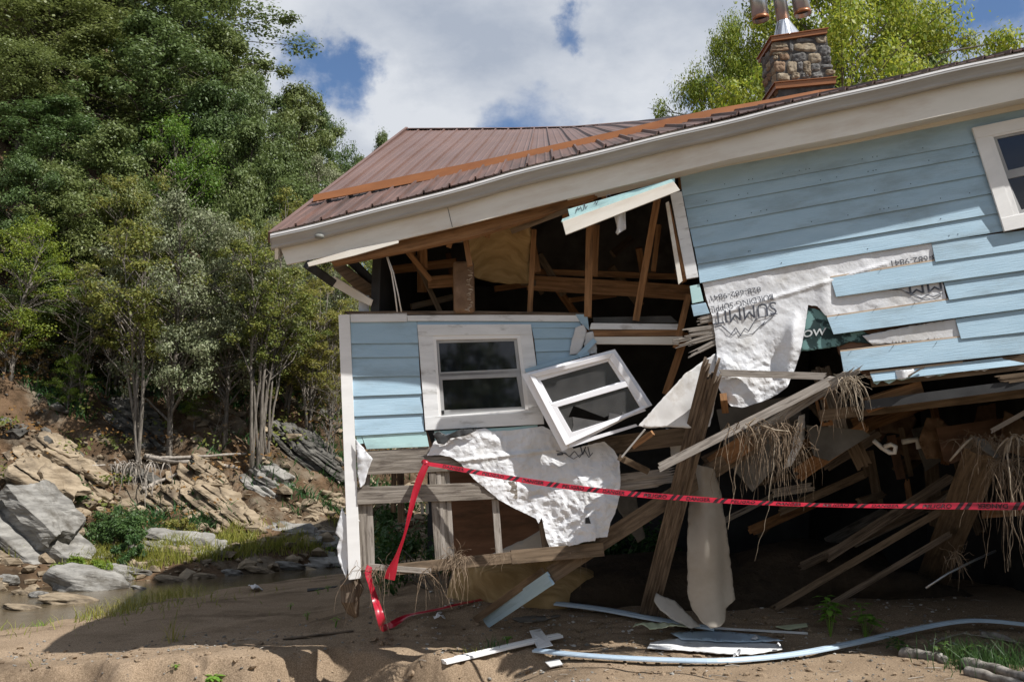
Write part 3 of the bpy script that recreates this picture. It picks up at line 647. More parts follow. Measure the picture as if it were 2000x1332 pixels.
quad(WP, [(1926, 259), (2300, 182), (2362, 345), (1984, 432)], .004, 'window_backing', 'dark_board', off=.026, bevel=0)  # dark slab stands in for the unlit room behind the glass
# torn corner: cracked trim boards
quad(WP, [(1309, 378), (1331, 374), (1364, 541), (1341, 545)], .03, 'corner_trim', 'white_paint', off=.035)
quad(WP, [(1300, 397), (1306, 393), (1333, 549), (1325, 556)], .016, 'split_trim', 'cream_paint', off=.05)
quad(WP, [(1306, 393), (1310, 402), (1342, 546), (1333, 551)], .08, 'split_stud', 'brown_wood', off=.0)
tb = Pl(1200, 410, 8.42, 3)
quad(tb, [(1098, 433), (1316, 355), (1328, 372), (1105, 459)], .02, 'hanging_trim', 'cream_paint')
quad(tb, [(1096, 434), (1098, 428), (1311, 350), (1316, 355)], .03, 'hanging_siding', 'green_siding', off=-.012)
sc = quad(Pl(1200, 400, 8.5, 3), [(1109, 409), (1190, 386), (1318, 348), (1318, 362), (1113, 426)], .012, 'written_siding', 'green_siding', label='pale blue siding offcut with black handwriting')
_tp = Pl(1200, 400, 8.5, 3)
def on_plane(pl): return lambda ax, ay, off=0: [pl.at(x, y, off) for x, y in zip(ax, ay)]
mb = MB()
for pts in ([(1124, 417), (1128, 405), (1131, 410), (1134, 404), (1137, 412)], [(1124, 411), (1133, 408)], [(1139, 411), (1142, 400), (1144, 408), (1147, 402)], [(1140, 397), (1141, 403)], [(1137, 418), (1140, 413), (1143, 417), (1147, 410)], [(1160, 399), (1163, 394), (1165, 400), (1168, 392)], [(1184, 386), (1186, 381), (1190, 380), (1192, 383)]):
    line_on(on_plane(_tp), pts, 1.1, 'x', 'print_ink', sc, .003, mb, False)
build(mb, 'handwriting', 'print_ink', sc)
# strip of wrap hanging in the gap
def torn(x0, Y): 
    pl = Pl(x0, 430, Y, 10); return lambda ax, ay, off=0: [pl.at(x, y, off + .03 * math.sin((x - x0) * .35) + .012 * c) for x, y, c in zip(ax, ay, crumple(ax * .12, ay * .06, 3))]
sheet(torn(1205, 8.5), [(1199, 420), (1212, 415), (1222, 413), (1222, 448), (1214, 453), (1210, 455), (1206, 459), (1202, 455), (1205, 445)], 4, 'wrap_scrap', 'house_wrap_back', house)
# beneath the corner: stubs of siding and sheathing
quad(WP, [(1347, 559), (1366, 555), (1374, 588), (1352, 593)], .012, 'siding_stub', 'green_siding', off=.012)
quad(WP, [(1350, 596), (1378, 591), (1386, 612), (1355, 618)], .012, 'siding_stub', 'blue_siding', off=.012)
for (a, b, w, sp) in (((1360, 628), (1396, 620), .07, .05), ((1333, 652), (1398, 643), .085, .1), ((1322, 677), (1398, 655), .05, .15), ((1345, 695), (1398, 668), .05, .12), ((1310, 668), (1350, 660), .04, .1)):
    mb = MB(); mb.beam(WP.at(*a, off=-.02), WP.at(*b, off=-.03), w, .05, splint=(sp, .01)); build(mb, 'broken_lath', 'grey_wood', house)
# loose lower boards, each fanning out
lows = [([(1819, 475), (2000, 452), (2400, 398)], [(1827, 512), (2000, 487), (2400, 430)], 0), ([(1622, 545), (1825, 512), (2000, 489), (2400, 430)], [(1633, 580), (2000, 528), (2400, 470)], 1),
        ([(1842, 550), (2000, 528), (2400, 472)], [(1854, 586), (2000, 565), (2400, 512)], 0), ([(1615, 622), (1852, 588), (2000, 568), (2400, 515)], [(1628, 653), (2000, 603), (2400, 550)], 1),
        ([(1866, 625), (2000, 605), (2400, 548)], [(1877, 662), (2000, 649), (2400, 610)], 0), ([(1641, 689), (1875, 661), (2000, 649), (2400, 608)], [(1648, 727), (2000, 690), (2400, 650)], 1),
        ([(1699, 731), (2000, 695), (2400, 655)], [(1706, 745), (2000, 712), (2400, 672)], 1)]
for i, (a, b, raw) in enumerate(lows):
    bd = siding(WP, a, b, house, lap=2, off=.012 + .004 * (i % 2), tilt=.018)
    if raw:
        e = [(x, y) for x, y in a if x < 1900]; e = e if len(e) > 1 else [e[0], (1880, e[0][1] - 21)]
        mb = MB(); ee = [WP.at(x, y - 5, .0145) for x, y in e] + [WP.at(x, y - 1.5, .0155) for x, y in e[::-1]]; mb.slab(ee, WP.n, .006); build(mb, 'raw_edge', 'raw_edge', bd)
for a, b in (((1734, 689), (1749, 670)), ((1822, 680), (1832, 664)), ((1660, 690), (1663, 684)), ((1709, 604), (1710, 600)), ((1785, 595), (1787, 590)), ((1637, 616), (1639, 612)), ((1720, 528), (1721, 525))):
    mb = MB(); mb.tube([WP.at(*b, off=.0), WP.at(b[0] + (a[0] - b[0]) * .5, b[1] + (a[1] - b[1]) * .5, off=.032)], .0022, 5); build(mb, 'nail', 'dark_metal', house)
for i in range(44):              # nail heads along the boards
    a, b = rnd.choice(up[1:]), None; x = rnd.uniform(1360, 1900); y = np.interp(x, [q[0] for q in a], [q[1] for q in a]) - 8
    mb = MB(); mb.tube([WP.at(x, y, .012), WP.at(x, y, .0265)], .0042, 6); build(mb, 'nail_head', 'dark_metal', house)
# house wrap behind and hanging below
def wrap1(ax, ay, off=0):
    hang = sstep(640, 740, ay) * (1 - sstep(1590, 1640, ax)); c = crumple(ax / 44, ay / 44, 2, 5) * (.005 + .017 * hang) + crumple(ax / 13, ay / 13, 5, 3) * (.0018 + .005 * hang)
    fold = .05 * hang * np.sin((ax - 1400) / 26) + .045 * np.exp(-((ax - 1557 + (ay - 600) * .15) / 12) ** 2) * sstep(600, 650, ay) + .02 * np.exp(-((ax - 1612) / 14) ** 2) * np.exp(-((ay - 570) / 40) ** 2)
    dia = .012 * np.exp(-((ay - (555 - (ax - 1600) * .30)) / 5) ** 2) * (1 - sstep(1700, 1780, ax))
    return [WP.at(x, y, .004 + o + off) for x, y, o in zip(ax, ay, c + fold + dia)]
wr = sheet(wrap1, [(1372, 553), (1460, 533), (1550, 514), (1700, 490), (1822, 475), (1832, 515), (1850, 590), (1750, 603), (1640, 621), (1612, 616), (1596, 598), (1578, 596), (1572, 640), (1563, 690), (1552, 722), (1538, 755), (1518, 770), (1500, 780), (1476, 788), (1450, 796), (1428, 793), (1412, 776), (1398, 745), (1400, 690), (1396, 650), (1390, 615), (1380, 585)], 3.6, 'house_wrap', 'house_wrap', house, smooth=False)
text_on('SUMMIT', wrap1, (1515, 589), (-124, 22), (2.5, 25), 'lettering', 'print_ink', wr, .008, .0)
text_on('BUILDING SUPPL', wrap1, (1509, 574), (-121, 25), (2, 11.5), 'lettering', 'print_ink', wr, .008, .0)
text_on('828-682-9841', wrap1, (1485, 560), (-98, 18), (2, 10), 'lettering', 'print_ink', wr, .008, .0)
text_on('8-682-9841', wrap1, (1828, 497), (-88, 12.5), (1.5, 12), 'lettering', 'print_ink', wr, .008, .0)
text_on('MM', wrap1, (1838, 551), (-64, 9), (3, 17), 'lettering', 'print_ink', wr, .008, .0)
mb = MB()
for pts, w in (([(1518, 613), (1484, 620), (1475, 625), (1462, 647), (1455, 641), (1446, 655), (1437, 640), (1428, 653), (1408, 636), (1396, 640)], 1.6), ([(1512, 616), (1488, 637), (1494, 628), (1470, 652), (1440, 657)], 1.3), ([(1411, 637), (1430, 655), (1442, 647)], 1.2),
               ([(1842, 572), (1822, 580), (1812, 576), (1800, 583), (1788, 578), (1770, 570)], 1.6), ([(1838, 576), (1826, 584), (1806, 586), (1786, 580), (1760, 566), (1740, 566)], 1.2), ([(1772, 560), (1738, 566)], 2.2)):
    line_on(wrap1, pts, w, 'x', 'print_ink', wr, .008, mb, False)
build(mb, 'mountain_emblem', 'print_ink', wr)
def wrap2(ax, ay, off=0):
    u = (ax - 1250) / 150; c = crumple(ax / 70, ay / 50, 8, 3) * .010 + .02 * np.sin(u * 5 + ay / 40)
    return [WP.at(x, y, .12 - .12 * f + o + off) for x, y, o, f in zip(ax, ay, c, sstep(1250, 1400, ax))]
tag(sheet(wrap2, [(1398, 690), (1372, 706), (1340, 728), (1300, 772), (1246, 832), (1270, 836), (1300, 834), (1345, 836), (1386, 833), (1394, 800), (1402, 740)], 6, 'wrap_flap', 'house_wrap_back', house), None)
def wrap3(ax, ay, off=0): return [WP.at(x, y, .002 + .004 * c + off) for x, y, c in zip(ax, ay, crumple(ax / 30, ay / 30, 4))]
sheet(wrap3, [(1684, 656), (1760, 640), (1868, 622), (1880, 660), (1780, 668), (1705, 674), (1696, 668)], 6, 'house_wrap', 'house_wrap', house)
sheet(lambda ax, ay, off=0: [WP.at(x, y, .03 + .03 * math.sin(x / 9) + off) for x, y in zip(ax, ay)], [(1740, 724), (1775, 722), (1804, 715), (1788, 727), (1768, 740), (1750, 741)], 5, 'wrap_flap', 'house_wrap', house)
mb = MB(); mb.beam(WP.at(1766, 739, .05), WP.at(1806, 716, .05), .014, .006); build(mb, 'loose_batten', 'old_post', house)
# green sheathing with printed letters, and its ragged lower edge
def shp(ax, ay, off=0): return [WP.at(x, y, -.012 + .004 * c + off) for x, y, c in zip(ax, ay, crumple(ax / 40, ay / 40, 9, 2))]
sh = sheet(shp, [(1572, 598), (1600, 606), (1645, 622), (1700, 655), (1706, 672), (1660, 668), (1640, 676), (1612, 680), (1590, 684), (1563, 686)], 6, 'wall_sheathing', 'sheathing_green', house)
text_on('OW', shp, (1568, 659), (45, -6), (1, -13), 'lettering', 'print_white', sh, .004, .02)
for i in range(13):
    x = 1708 + i * 23 + rnd.uniform(-8, 8); y = 742 - (x - 1708) * .118 + rnd.uniform(-3, 3); w, h = rnd.uniform(16, 42), rnd.uniform(3, 9)
    quad(WP, [(x, y - 4), (x + w, y - 6), (x + w * rnd.uniform(.6, 1), y - 4 + h * .6), (x + w * .3, y + h), (x - 2, y + h * .4)], .01, 'sheathing_scrap', rnd.choice(['green_siding', 'green_siding', 'blue_siding', 'house_wrap']), off=.0, bevel=0)
mb = MB(); mb.beam(WP.at(1940, 743, .02), WP.at(2300, 700, .02), .075, .05, splint=(.15, 0), strips=6); build(mb, 'broken_sill', 'muddy_wood', house)
# ---- solid body behind the siding: keeps the rooms dark
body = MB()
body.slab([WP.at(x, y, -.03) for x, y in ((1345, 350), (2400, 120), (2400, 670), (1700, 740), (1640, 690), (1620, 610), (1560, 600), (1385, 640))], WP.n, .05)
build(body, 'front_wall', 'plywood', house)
def box_wall(pts, name, mat, t=.08, n=None):
    mb = MB(); a = [Vector(p) for p in pts]; mb.slab(a, n or (a[1] - a[0]).cross(a[2] - a[0]), t); return build(mb, name, mat, house)
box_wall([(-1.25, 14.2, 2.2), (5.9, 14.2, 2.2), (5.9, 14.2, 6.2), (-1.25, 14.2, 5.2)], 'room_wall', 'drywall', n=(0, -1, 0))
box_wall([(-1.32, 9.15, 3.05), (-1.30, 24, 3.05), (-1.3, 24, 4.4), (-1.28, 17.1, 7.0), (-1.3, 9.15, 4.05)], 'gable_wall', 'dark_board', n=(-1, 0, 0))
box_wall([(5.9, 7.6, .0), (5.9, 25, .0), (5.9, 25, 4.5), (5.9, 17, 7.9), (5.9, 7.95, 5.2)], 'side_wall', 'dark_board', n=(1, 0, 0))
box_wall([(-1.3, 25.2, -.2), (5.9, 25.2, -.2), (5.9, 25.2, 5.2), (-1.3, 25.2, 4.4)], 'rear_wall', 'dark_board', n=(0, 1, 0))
# floor of the upper room seen from below, tilted like the wall
fl_l = [P(1690, 800, 8.65), P(2300, 720, 8.2)]
mb = MB(); mb.slab([fl_l[0], fl_l[1], fl_l[1] + Vector((0, 5.6, .1)), P(1560, 800, 14.2)], (0, 0, -1), .08); build(mb, 'floor_underside', 'dark_board', house)
mb = MB(); mb.beam(P(1600, 812, 9.1), P(2300, 730, 8.6), .10, .08); build(mb, 'floor_joist', 'muddy_wood', house)
mb = MB(); mb.beam(P(1690, 792, 8.8), P(1800, 755, 8.7), .13, .05, face=(0, -1, -.3)); build(mb, 'floor_joist', 'brown_wood', house)
mb = MB(); mb.beam(P(1700, 742, 8.72), P(2300, 672, 8.2), .13, .05); build(mb, 'rim_joist', 'muddy_wood', house)
box_wall([P(835, 1110, 13.9), P(1580, 1110, 13.9), P(1580, 560, 13.9), P(835, 560, 13.9)], 'room_wall', 'dark_board', n=(0, -1, 0))  # dark backing added to close off light behind the lower opening
box_wall([(1.9, 14.2, -.2), (5.9, 14.2, -.2), (5.9, 14.2, 3), (1.9, 14.2, 3)], 'added_enclosure', 'dark_board', n=(0, -1, 0))  # added to keep the space under the floor dark
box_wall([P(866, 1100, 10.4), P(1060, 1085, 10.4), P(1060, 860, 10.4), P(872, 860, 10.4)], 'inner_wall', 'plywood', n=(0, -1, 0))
# ---- framing seen through the gap
def fr(a, b, w, t, mat='brown_wood', name='stud', **k):
    mb = MB(); mb.beam(P(*a), P(*b), w, t, **k); return build(mb, name, mat, house, bevel=0 if k else .002)
fr((742, 530, 9.9), (892, 513, 9.8), .085, .05, name='joist'); fr((836, 552, 9.5), (892, 548, 9.5), .12, .05, name='joist')
fr((1030, 530, 10), (1330, 541, 10), .06, .05, name='joist'); fr((1030, 552, 9.9), (1350, 572, 9.8), .15, .05, name='joist'); fr((1320, 535, 10.2), (1345, 527, 10.2), .10, .05, name='joist')
fr((1152, 430, 9.3), (1148, 620, 9.3), .07, .09); fr((1164, 440, 9.5), (1160, 540, 9.5), .07, .05); fr((1284, 388, 9.0), (1242, 625, 9.4), .065, .09)
fr((1287, 440, 9.6), (1276, 530, 9.6), .05, .05); fr((1043, 450, 9.4), (1034, 620, 9.4), .05, .09); fr((1036, 455, 9.6), (1050, 532, 9.6), .07, .05)
fr((907, 452, 9.0), (918, 520, 9.0), .05, .05); fr((790, 485, 9.3), (842, 548, 9.4), .05, .05, name='brace'); fr((808, 500, 9.4), (860, 610, 9.7), .05, .05, name='brace', mat='muddy_wood')
fr((826, 470, 9.4), (828, 525, 9.4), .075, .05); fr((806, 490, 9.7), (812, 530, 9.7), .05, .05)
for i in range(7): fr((880 + i * 75, 470 - i * 19, 9.0), (905 + i * 70, 385 - i * 14, 12.5), .05, .14, name='rafter', mat='brown_wood')
def batt(ax, ay, off=0): return [P(x, y, 9.25 + .35 * ((y - 430) / 120) + .10 * math.sin((x - 915) / 38) + .02 * c - off) for x, y, c in zip(ax, ay, fbm(ax / 22, ay / 22, 0, 3, 3))]
sheet(batt, [(914, 456), (960, 446), (1000, 440), (1030, 432), (1036, 470), (1030, 520), (1030, 554), (990, 555), (955, 550), (928, 542), (918, 510)], 8, 'insulation_batt', 'insulation', house, thick=.06)
mb = MB(); a, b = P(905, 512, 9.25), P(907, 612, 9.2); mb.beam(a, b, .20, .10, segs=6, bow=.02); build(mb, 'papered_post', 'kraft_paper', house, bevel=.03)
mb = MB()
for i in range(26):
    y = 530 + i * 3.1; x = 921 + 3 * math.sin(i * .7) + rnd.uniform(-2, 1); mb.tube([P(x - rnd.uniform(4, 9), y + rnd.uniform(-3, 3), 9.14), P(x, y, 9.12)], .003, 4)
build(mb, 'torn_foil', 'foil', house)
for a, b in (((752, 491, 8.85), (776, 609, 8.98)), ((753, 491, 8.86), (784, 609, 8.99))):
    mb = MB(); A, B = P(*a), P(*b); mb.tube([A, A.lerp(B, .35) + Vector((.02, 0, 0)), A.lerp(B, .7) + Vector((.012, .01, 0)), B], .007, 6); build(mb, 'cable', 'pvc', house, True)
mb = MB(); mb.tube([P(860, 470, 9), P(885, 474, 9), P(905, 473, 9), P(925, 466, 9)], .004, 5); build(mb, 'cable', 'dead_wood', house)
mb = MB(); mb.beam(P(1000, 452, 8.9), P(1115, 408, 8.7), .05, .07); build(mb, 'broken_rafter', 'muddy_wood', house)
mb = MB(); mb.beam(P(1030, 432, 8.95), P(1165, 382, 8.75), .06, .05); build(mb, 'broken_rafter', 'brown_wood', house)
r4 = random.Random(12)
for i in range(14):              # odds and ends of framing and ceiling left in the opening
    x, y, Y = r4.uniform(760, 1330), r4.uniform(470, 600), r4.uniform(9.6, 12.5); a = R(r4.choice([0, -6, 84, 95, 60, -40]) + r4.uniform(-8, 8)); L = r4.uniform(40, 130)
    fr((x - math.cos(a) * L / 2, y - math.sin(a) * L / 2, Y), (x + math.cos(a) * L / 2, y + math.sin(a) * L / 2, Y + .2), r4.uniform(.04, .10), .05, r4.choice(['brown_wood', 'muddy_wood', 'brown_wood']), 'broken_stud')
# boxed soffit returning along the left side
quad(Pl(720, 555, 9.4, 40), [(648, 520), (668, 514), (732, 561), (728, 584), (700, 572)], .02, 'side_soffit', 'muddy_wood')
quad(Pl(700, 565, 9.2, 40), [(640, 540), (655, 541), (726, 585), (722, 597), (690, 582), (645, 556)], .02, 'side_fascia', 'cream_paint')
quad(Pl(700, 540, 9.6, 40), [(668, 506), (690, 503), (738, 552), (732, 566)], .02, 'side_soffit', 'dark_board')
mb = MB(); mb.beam(P(600, 517, 8.7), P(650, 552, 9.2), .08, .06); build(mb, 'downspout', 'dark_metal', house, bevel=.01)
mb = MB(); mb.beam(P(711, 578, 9.25), P(711, 612, 9.25), .10, .06); build(mb, 'post_stub', 'white_paint', house, bevel=.002)
# ledge across the gap
LP = Pl(1250, 650, 9.25, 0)
quad(LP, [(1155, 631), (1330, 633), (1336, 644), (1152, 643)], .10, 'ledge', 'white_paint'); quad(LP, [(1158, 645), (1330, 644), (1334, 656), (1160, 657)], .09, 'ledge', 'brown_wood', off=-.01)
quad(LP, [(1160, 658), (1334, 657), (1325, 673), (1165, 672)], .03, 'ledge', 'cream_paint', off=.01); quad(Pl(1250, 630, 9.5), [(1158, 620), (1310, 617), (1325, 630), (1160, 632)], .04, 'ledge', 'drywall')
fr((1340, 650, 9.4), (1300, 770, 9.5), .07, .06, name='brace'); fr((1345, 575, 9.2), (1320, 680, 9.3), .06, .06, name='brace')
# ---- chimney
cp = Pl(1560, 130, 14.0, 4); chim = MB()
def cpt(px, py, d=0): return cp.at(px, py) + Vector((.02 * d, d, 0))
cf = [(1510, 83), (1613, 63), (1633, 185), (1523, 205)]
c8 = [cpt(x, y) for x, y in cf] + [cpt(x, y) + Vector((-.02, .62, -.02)) for x, y in cf]
for q in ((0, 1, 2, 3), (7, 6, 5, 4), (4, 0, 3, 7), (1, 5, 6, 2), (4, 5, 1, 0)): 
    k = len(chim.v); chim.v += [c8[i] for i in q]; chim.face((k + 3, k + 2, k + 1, k), [(0, 0)] * 4)
ch = build(chim, 'chimney', 'mortar', house)
for mt in ('x', 'stone_grey', 'stone_rust'): pass
def stone(quad4, seed, mat, n, ins=.026):
    mb = MB(); N = 9; r2 = random.Random(seed); a, b, c, d = [Vector(p) for p in quad4]; jj = (b - a).length * .09; a, b, c, d = [p + Vector((r2.uniform(-jj, jj), 0, r2.uniform(-jj, jj))) for p in (a, b, c, d)]; ex = r2.uniform(3.5, 7); tx, tz = r2.uniform(-.4, .4), r2.uniform(-.4, .4)
    for i in range(N):
        for j in range(N):
            u, v = i / (N - 1), j / (N - 1); ru, rv = u * 2 - 1, v * 2 - 1; rr = (abs(ru) ** ex + abs(rv) ** ex) ** (1 / ex)
            m = max(abs(ru), abs(rv)); s = (m / rr) if rr > 1e-6 else 1; s *= 1 + .07 * r2.uniform(-1, 1)
            uu, vv = .5 + ru * s * .5, .5 + rv * s * .5; p = a.lerp(b, uu).lerp(d.lerp(c, uu), vv)
            h = ins * (1 - m ** 9) * (1 + .35 * r2.uniform(-1, 1) + tx * ru + tz * rv); mb.v.append(p + n * (h - .01))
    for i in range(N - 1):
        for j in range(N - 1): k = i * N + j; mb.face((k, k + N, k + N + 1, k + 1))
    return build(mb, 'stone', mat, ch, True)
st = [(1505, 84, 1540, 96, 't'), (1541, 80, 1550, 104, 'g'), (1551, 76, 1590, 85, 'g'), (1550, 85, 1595, 102, 't'), (1592, 71, 1615, 86, 't'), (1506, 96, 1540, 103, 'r'), (1508, 104, 1540, 110, 't'), (1598, 88, 1621, 110, 'g'), (1521, 107, 1543, 118, 'r'), (1545, 105, 1576, 122, 'g'), (1577, 104, 1603, 125, 't'),
      (1606, 111, 1622, 124, 'g'), (1512, 120, 1534, 142, 'r'), (1538, 121, 1557, 145, 't'), (1557, 122, 1568, 140, 'g'), (1566, 119, 1582, 143, 't'), (1583, 125, 1602, 141, 'g'), (1603, 127, 1625, 135, 'g'), (1518, 143, 1543, 160, 't'), (1545, 143, 1562, 156, 't'), (1563, 144, 1580, 155, 'g'), (1571, 138, 1585, 152, 't'), (1583, 142, 1608, 152, 'g'), (1610, 137, 1630, 147, 't'), (1510, 110, 1520, 118, 't'),
      (1590, 152, 1608, 156, 'g'), (1524, 160, 1545, 172, 'g')]
for i, (a, b, c, d, k) in enumerate(st):
    stone([cp.at(a, b, .004), cp.at(c, b - 1.5, .004), cp.at(c + 1, d - 1.5, .004), cp.at(a + 1, d, .004)], i, {'t': 'stone_tan', 'g': 'stone_grey', 'r': 'stone_rust'}[k], cp.n)
ln = Vector((-1, .03, .1)).normalized()
for i in range(6):
    for j in range(3):
        f = lambda u, v: c8[4].lerp(c8[0], u).lerp(c8[7].lerp(c8[3], u), v); a, b = j / 3 + .01, (j + 1) / 3 - .02; c, d = i / 6 + .01, (i + 1) / 6 - .015; s_ = .05 * math.sin(i * 2.1 + j)
        stone([f(a, c + s_ * .3), f(b, c - s_ * .3), f(b, d), f(a, d)], 60 + i * 3 + j, rnd.choice(['stone_rust', 'stone_tan', 'stone_grey']), ln, .03)
def collar(y0l, y0r, h, ov, name):
    a = [cp.at(1510 - ov + (y0l - 83) * .1, y0l, .05), cp.at(1613 + ov + (y0r - 63) * .17, y0r, .05)]; a += [a[1] + Vector((0, .74, -.02)), a[0] + Vector((-.02, .74, -.02))]
    o = MB(); z = Vector((.004, 0, -h)); v = a + [p + z for p in a]
    for q in ((0, 1, 5, 4), (1, 2, 6, 5), (2, 3, 7, 6), (3, 0, 4, 7), (3, 2, 1, 0), (4, 5, 6, 7)): k = len(o.v); o.v += [v[i] for i in q]; o.face((k + 3, k + 2, k + 1, k), [(0, 0), (1, 0), (1, .1), (0, .1)])
    m = sum(a, Vector()) / 4; w = [m + (p - m) * 1.05 + Vector((0, 0, .012)) for p in a] + [m + (p - m) * 1.05 for p in a]
    for q in ((0, 1, 5, 4), (1, 2, 6, 5), (2, 3, 7, 6), (3, 0, 4, 7), (3, 2, 1, 0), (4, 5, 6, 7)): k = len(o.v); o.v += [w[i] for i in q]; o.face((k + 3, k + 2, k + 1, k), [(0, 0), (1, 0), (1, .1), (0, .1)])
    return build(o, name, 'copper_trim', ch)
collar(73, 57, .065, 3, 'chimney_cap'); collar(163, 152, .085, 4, 'flashing_collar')
fz = cp.at(1548, 66) + Vector((0, .3, 0)); tp = cp.at(1541, 26) + Vector((0, .3, 0)); ax_ = Vector((-.12, 0, 1)).normalized()
mb = MB(); sq = [Vector((x, y, 0)) for x, y in ((-.2, -.2), (.2, -.2), (.2, .2), (-.2, .2))]; n = 20
for i in range(n):
    th = 2 * math.pi * (i + .5) / n - math.pi * .75; c_, s_ = math.cos(th), math.sin(th); m = max(abs(c_), abs(s_)); mb.v.append(fz + Vector((c_ / m * .21, s_ / m * .21, -.03 + .0)) + Vector((0, 0, .06 * c_ / m * .5)))
for i in range(n): th = 2 * math.pi * (i + .5) / n - math.pi * .75; mb.v.append(tp + Vector((math.cos(th) * .10, math.sin(th) * .10, 0)))
for i in range(n): g = (i + 1) % n; mb.face((i, g, n + g, n + i))
build(mb, 'flue_base', 'steel', ch)
mb = MB(); mb.tube([tp, tp + ax_ * 1.0], .098, 24); build(mb, 'flue_pipe', 'steel', ch, True)
mb = MB(); j = tp + ax_ * .62; lft = cp.at(1489, 5) + Vector((0, .3, 0)); rgt = cp.at(1582, -5) + Vector((0, .3, 0)); j2 = Vector((0, 0, .5))
mb.tube([lft + j2, rgt + j2], .07, 16); build(mb, 'flue_crossing', 'steel', ch, True)
for c_, y in ((cp.at(1496, 22), 0), (cp.at(1579, 11), 0)):
    c_ = c_ + Vector((0, .3, 0)); mb = MB(); mb.tube([c_, c_ + ax_ * .75], .125, 24, cap=False); k = build(mb, 'flue_hood', 'steel', ch, True, solid=.006)
    mb = MB(); mb.tube([c_ - ax_ * .004, c_ + ax_ * .05], .128, 24, cap=False); build(mb, 'hood_rim', 'copper_trim', ch, True, solid=.006)
    mb = MB(); mb.tube([c_ + ax_ * .06, c_ + ax_ * .07], .12, 24); build(mb, 'hood_dark_disc', 'dark_metal', ch)  # dark disc plugs the hood in place of its shaded hollow
# ================================================================== the wall section that dropped
cw = thing('collapsed_wall', 'fallen blue wall section with its window still in place and bare studs below', 'wall', tuple(FP.at(850, 1130)))
quad(FP, [(661, 615), (683, 614), (705, 1129), (681, 1132)], .025, 'corner_board', 'white_trim', cw, off=.03)
mb = MB(); a = [FP.at(661, 615, .03), FP.at(681, 1132, .03)]; b = [p + Vector((-.008, .11, 0)) for p in a]
mb.slab([a[0] + Vector((0, .004, 0)), a[1] + Vector((0, .004, 0)), b[1], b[0]], (-1, -.1, 0), .02); build(mb, 'corner_board', 'white_paint', cw)
quad(FP, [(684, 613), (795, 611), (795, 628), (685, 629)], .02, 'top_trim', 'white_paint', cw, off=.03)
quad(FP, [(795, 616), (960, 615), (1140, 615), (1132, 628), (960, 627), (796, 627)], .016, 'top_trim', 'white_paint', cw, off=.026)
quad(FP, [(672, 608), (900, 607), (1150, 611), (1150, 616), (900, 614), (684, 614)], .12, 'top_plate', 'old_post', cw, off=.03)
quad(FP, [(1124, 614), (1147, 614), (1151, 646), (1135, 632)], .008, 'siding_board', 'blue_siding', cw, off=.034)
lf = [((684, 628), (814, 627)), ((686, 671), (817, 670)), ((687, 698), (818, 697)), ((688, 736), (820, 734)), ((690, 774), (823, 769)), ((692, 813), (826, 807)), ((694, 851), (829, 843))]
for a, b in zip(lf[:-1], lf[1:]): siding(FP, a, b, cw, lap=3)
quad(FP, [(706, 850), (832, 842), (838, 872), (716, 877)], .009, 'siding_board', 'green_siding', cw, off=.012)
quad(FP, [(848, 842), (1000, 834), (1050, 829), (1050, 850), (850, 868)], .009, 'siding_board', 'green_siding', cw, off=.008)
quad(FP, [(696, 852), (706, 851), (710, 866), (698, 868)], .009, 'siding_board', 'green_siding', cw, off=.01)
ru = [((820, 626), (1130, 628)), ((1036, 632), (1112, 630), (1146, 646)), ((1043, 661), (1118, 660), (1142, 664)), ((1046, 687), (1112, 685), (1136, 684)), ((1050, 727), (1120, 702))]
siding(FP, [(815, 626), (1135, 628)], [(815, 640), (1135, 640)], cw, lap=0, off=.003); 
for a, b in zip(ru[1:-1], ru[2:]): siding(FP, a, b, cw, lap=3)
win = window_at(FP, ([(815, 634), (1037, 633), (1063, 828), (831, 840)], [(845, 655), (1016, 652), (1034, 806), (858, 816)]),
                ([(843, 653), (1018, 650), (1037, 808), (856, 818)], [(852, 664), (1010, 661), (1026, 799), (862, 812)]),
                [([(852, 664), (1010, 660), (1017, 728), (858, 736)], [(857, 670), (1004, 666), (1010, 720), (861, 727)]),
                 ([(857, 730), (1016, 723), (1027, 802), (862, 814)], [(864, 742), (1009, 736), (1019, 794), (868, 801)])], cw)
mb = MB(); mb.slab([FP.at(x, y, .02) for x, y in ((862, 802), (867, 801), (868, 808), (863, 809))], FP.n, .01); build(mb, 'latch', 'dark_metal', win)
sheet(lambda ax, ay, off=0: [FP.at(x, y, -.13 + .022 * math.sin(x / 5.5 + .8 * math.sin(y / 50)) + .012 * math.sin(x / 13) - off) for x, y in zip(ax, ay)], [(830, 645), (1030, 642), (1045, 815), (845, 825)], 3.5, 'added_curtain', 'curtain_cloth', cw)  # dark folds added behind the glass so the panes read dim
# sheathing behind siding
mb = MB(); mb.slab([FP.at(x, y, -.012) for x, y in ((684, 616), (818, 616), (834, 838), (845, 872), (700, 878))], FP.n, .012); mb.slab([FP.at(x, y, -.012) for x, y in ((1030, 616), (1140, 618), (1110, 690), (1060, 720), (1052, 830), (1036, 830))], FP.n, .012)
build(mb, 'sheathing', 'plywood', cw)
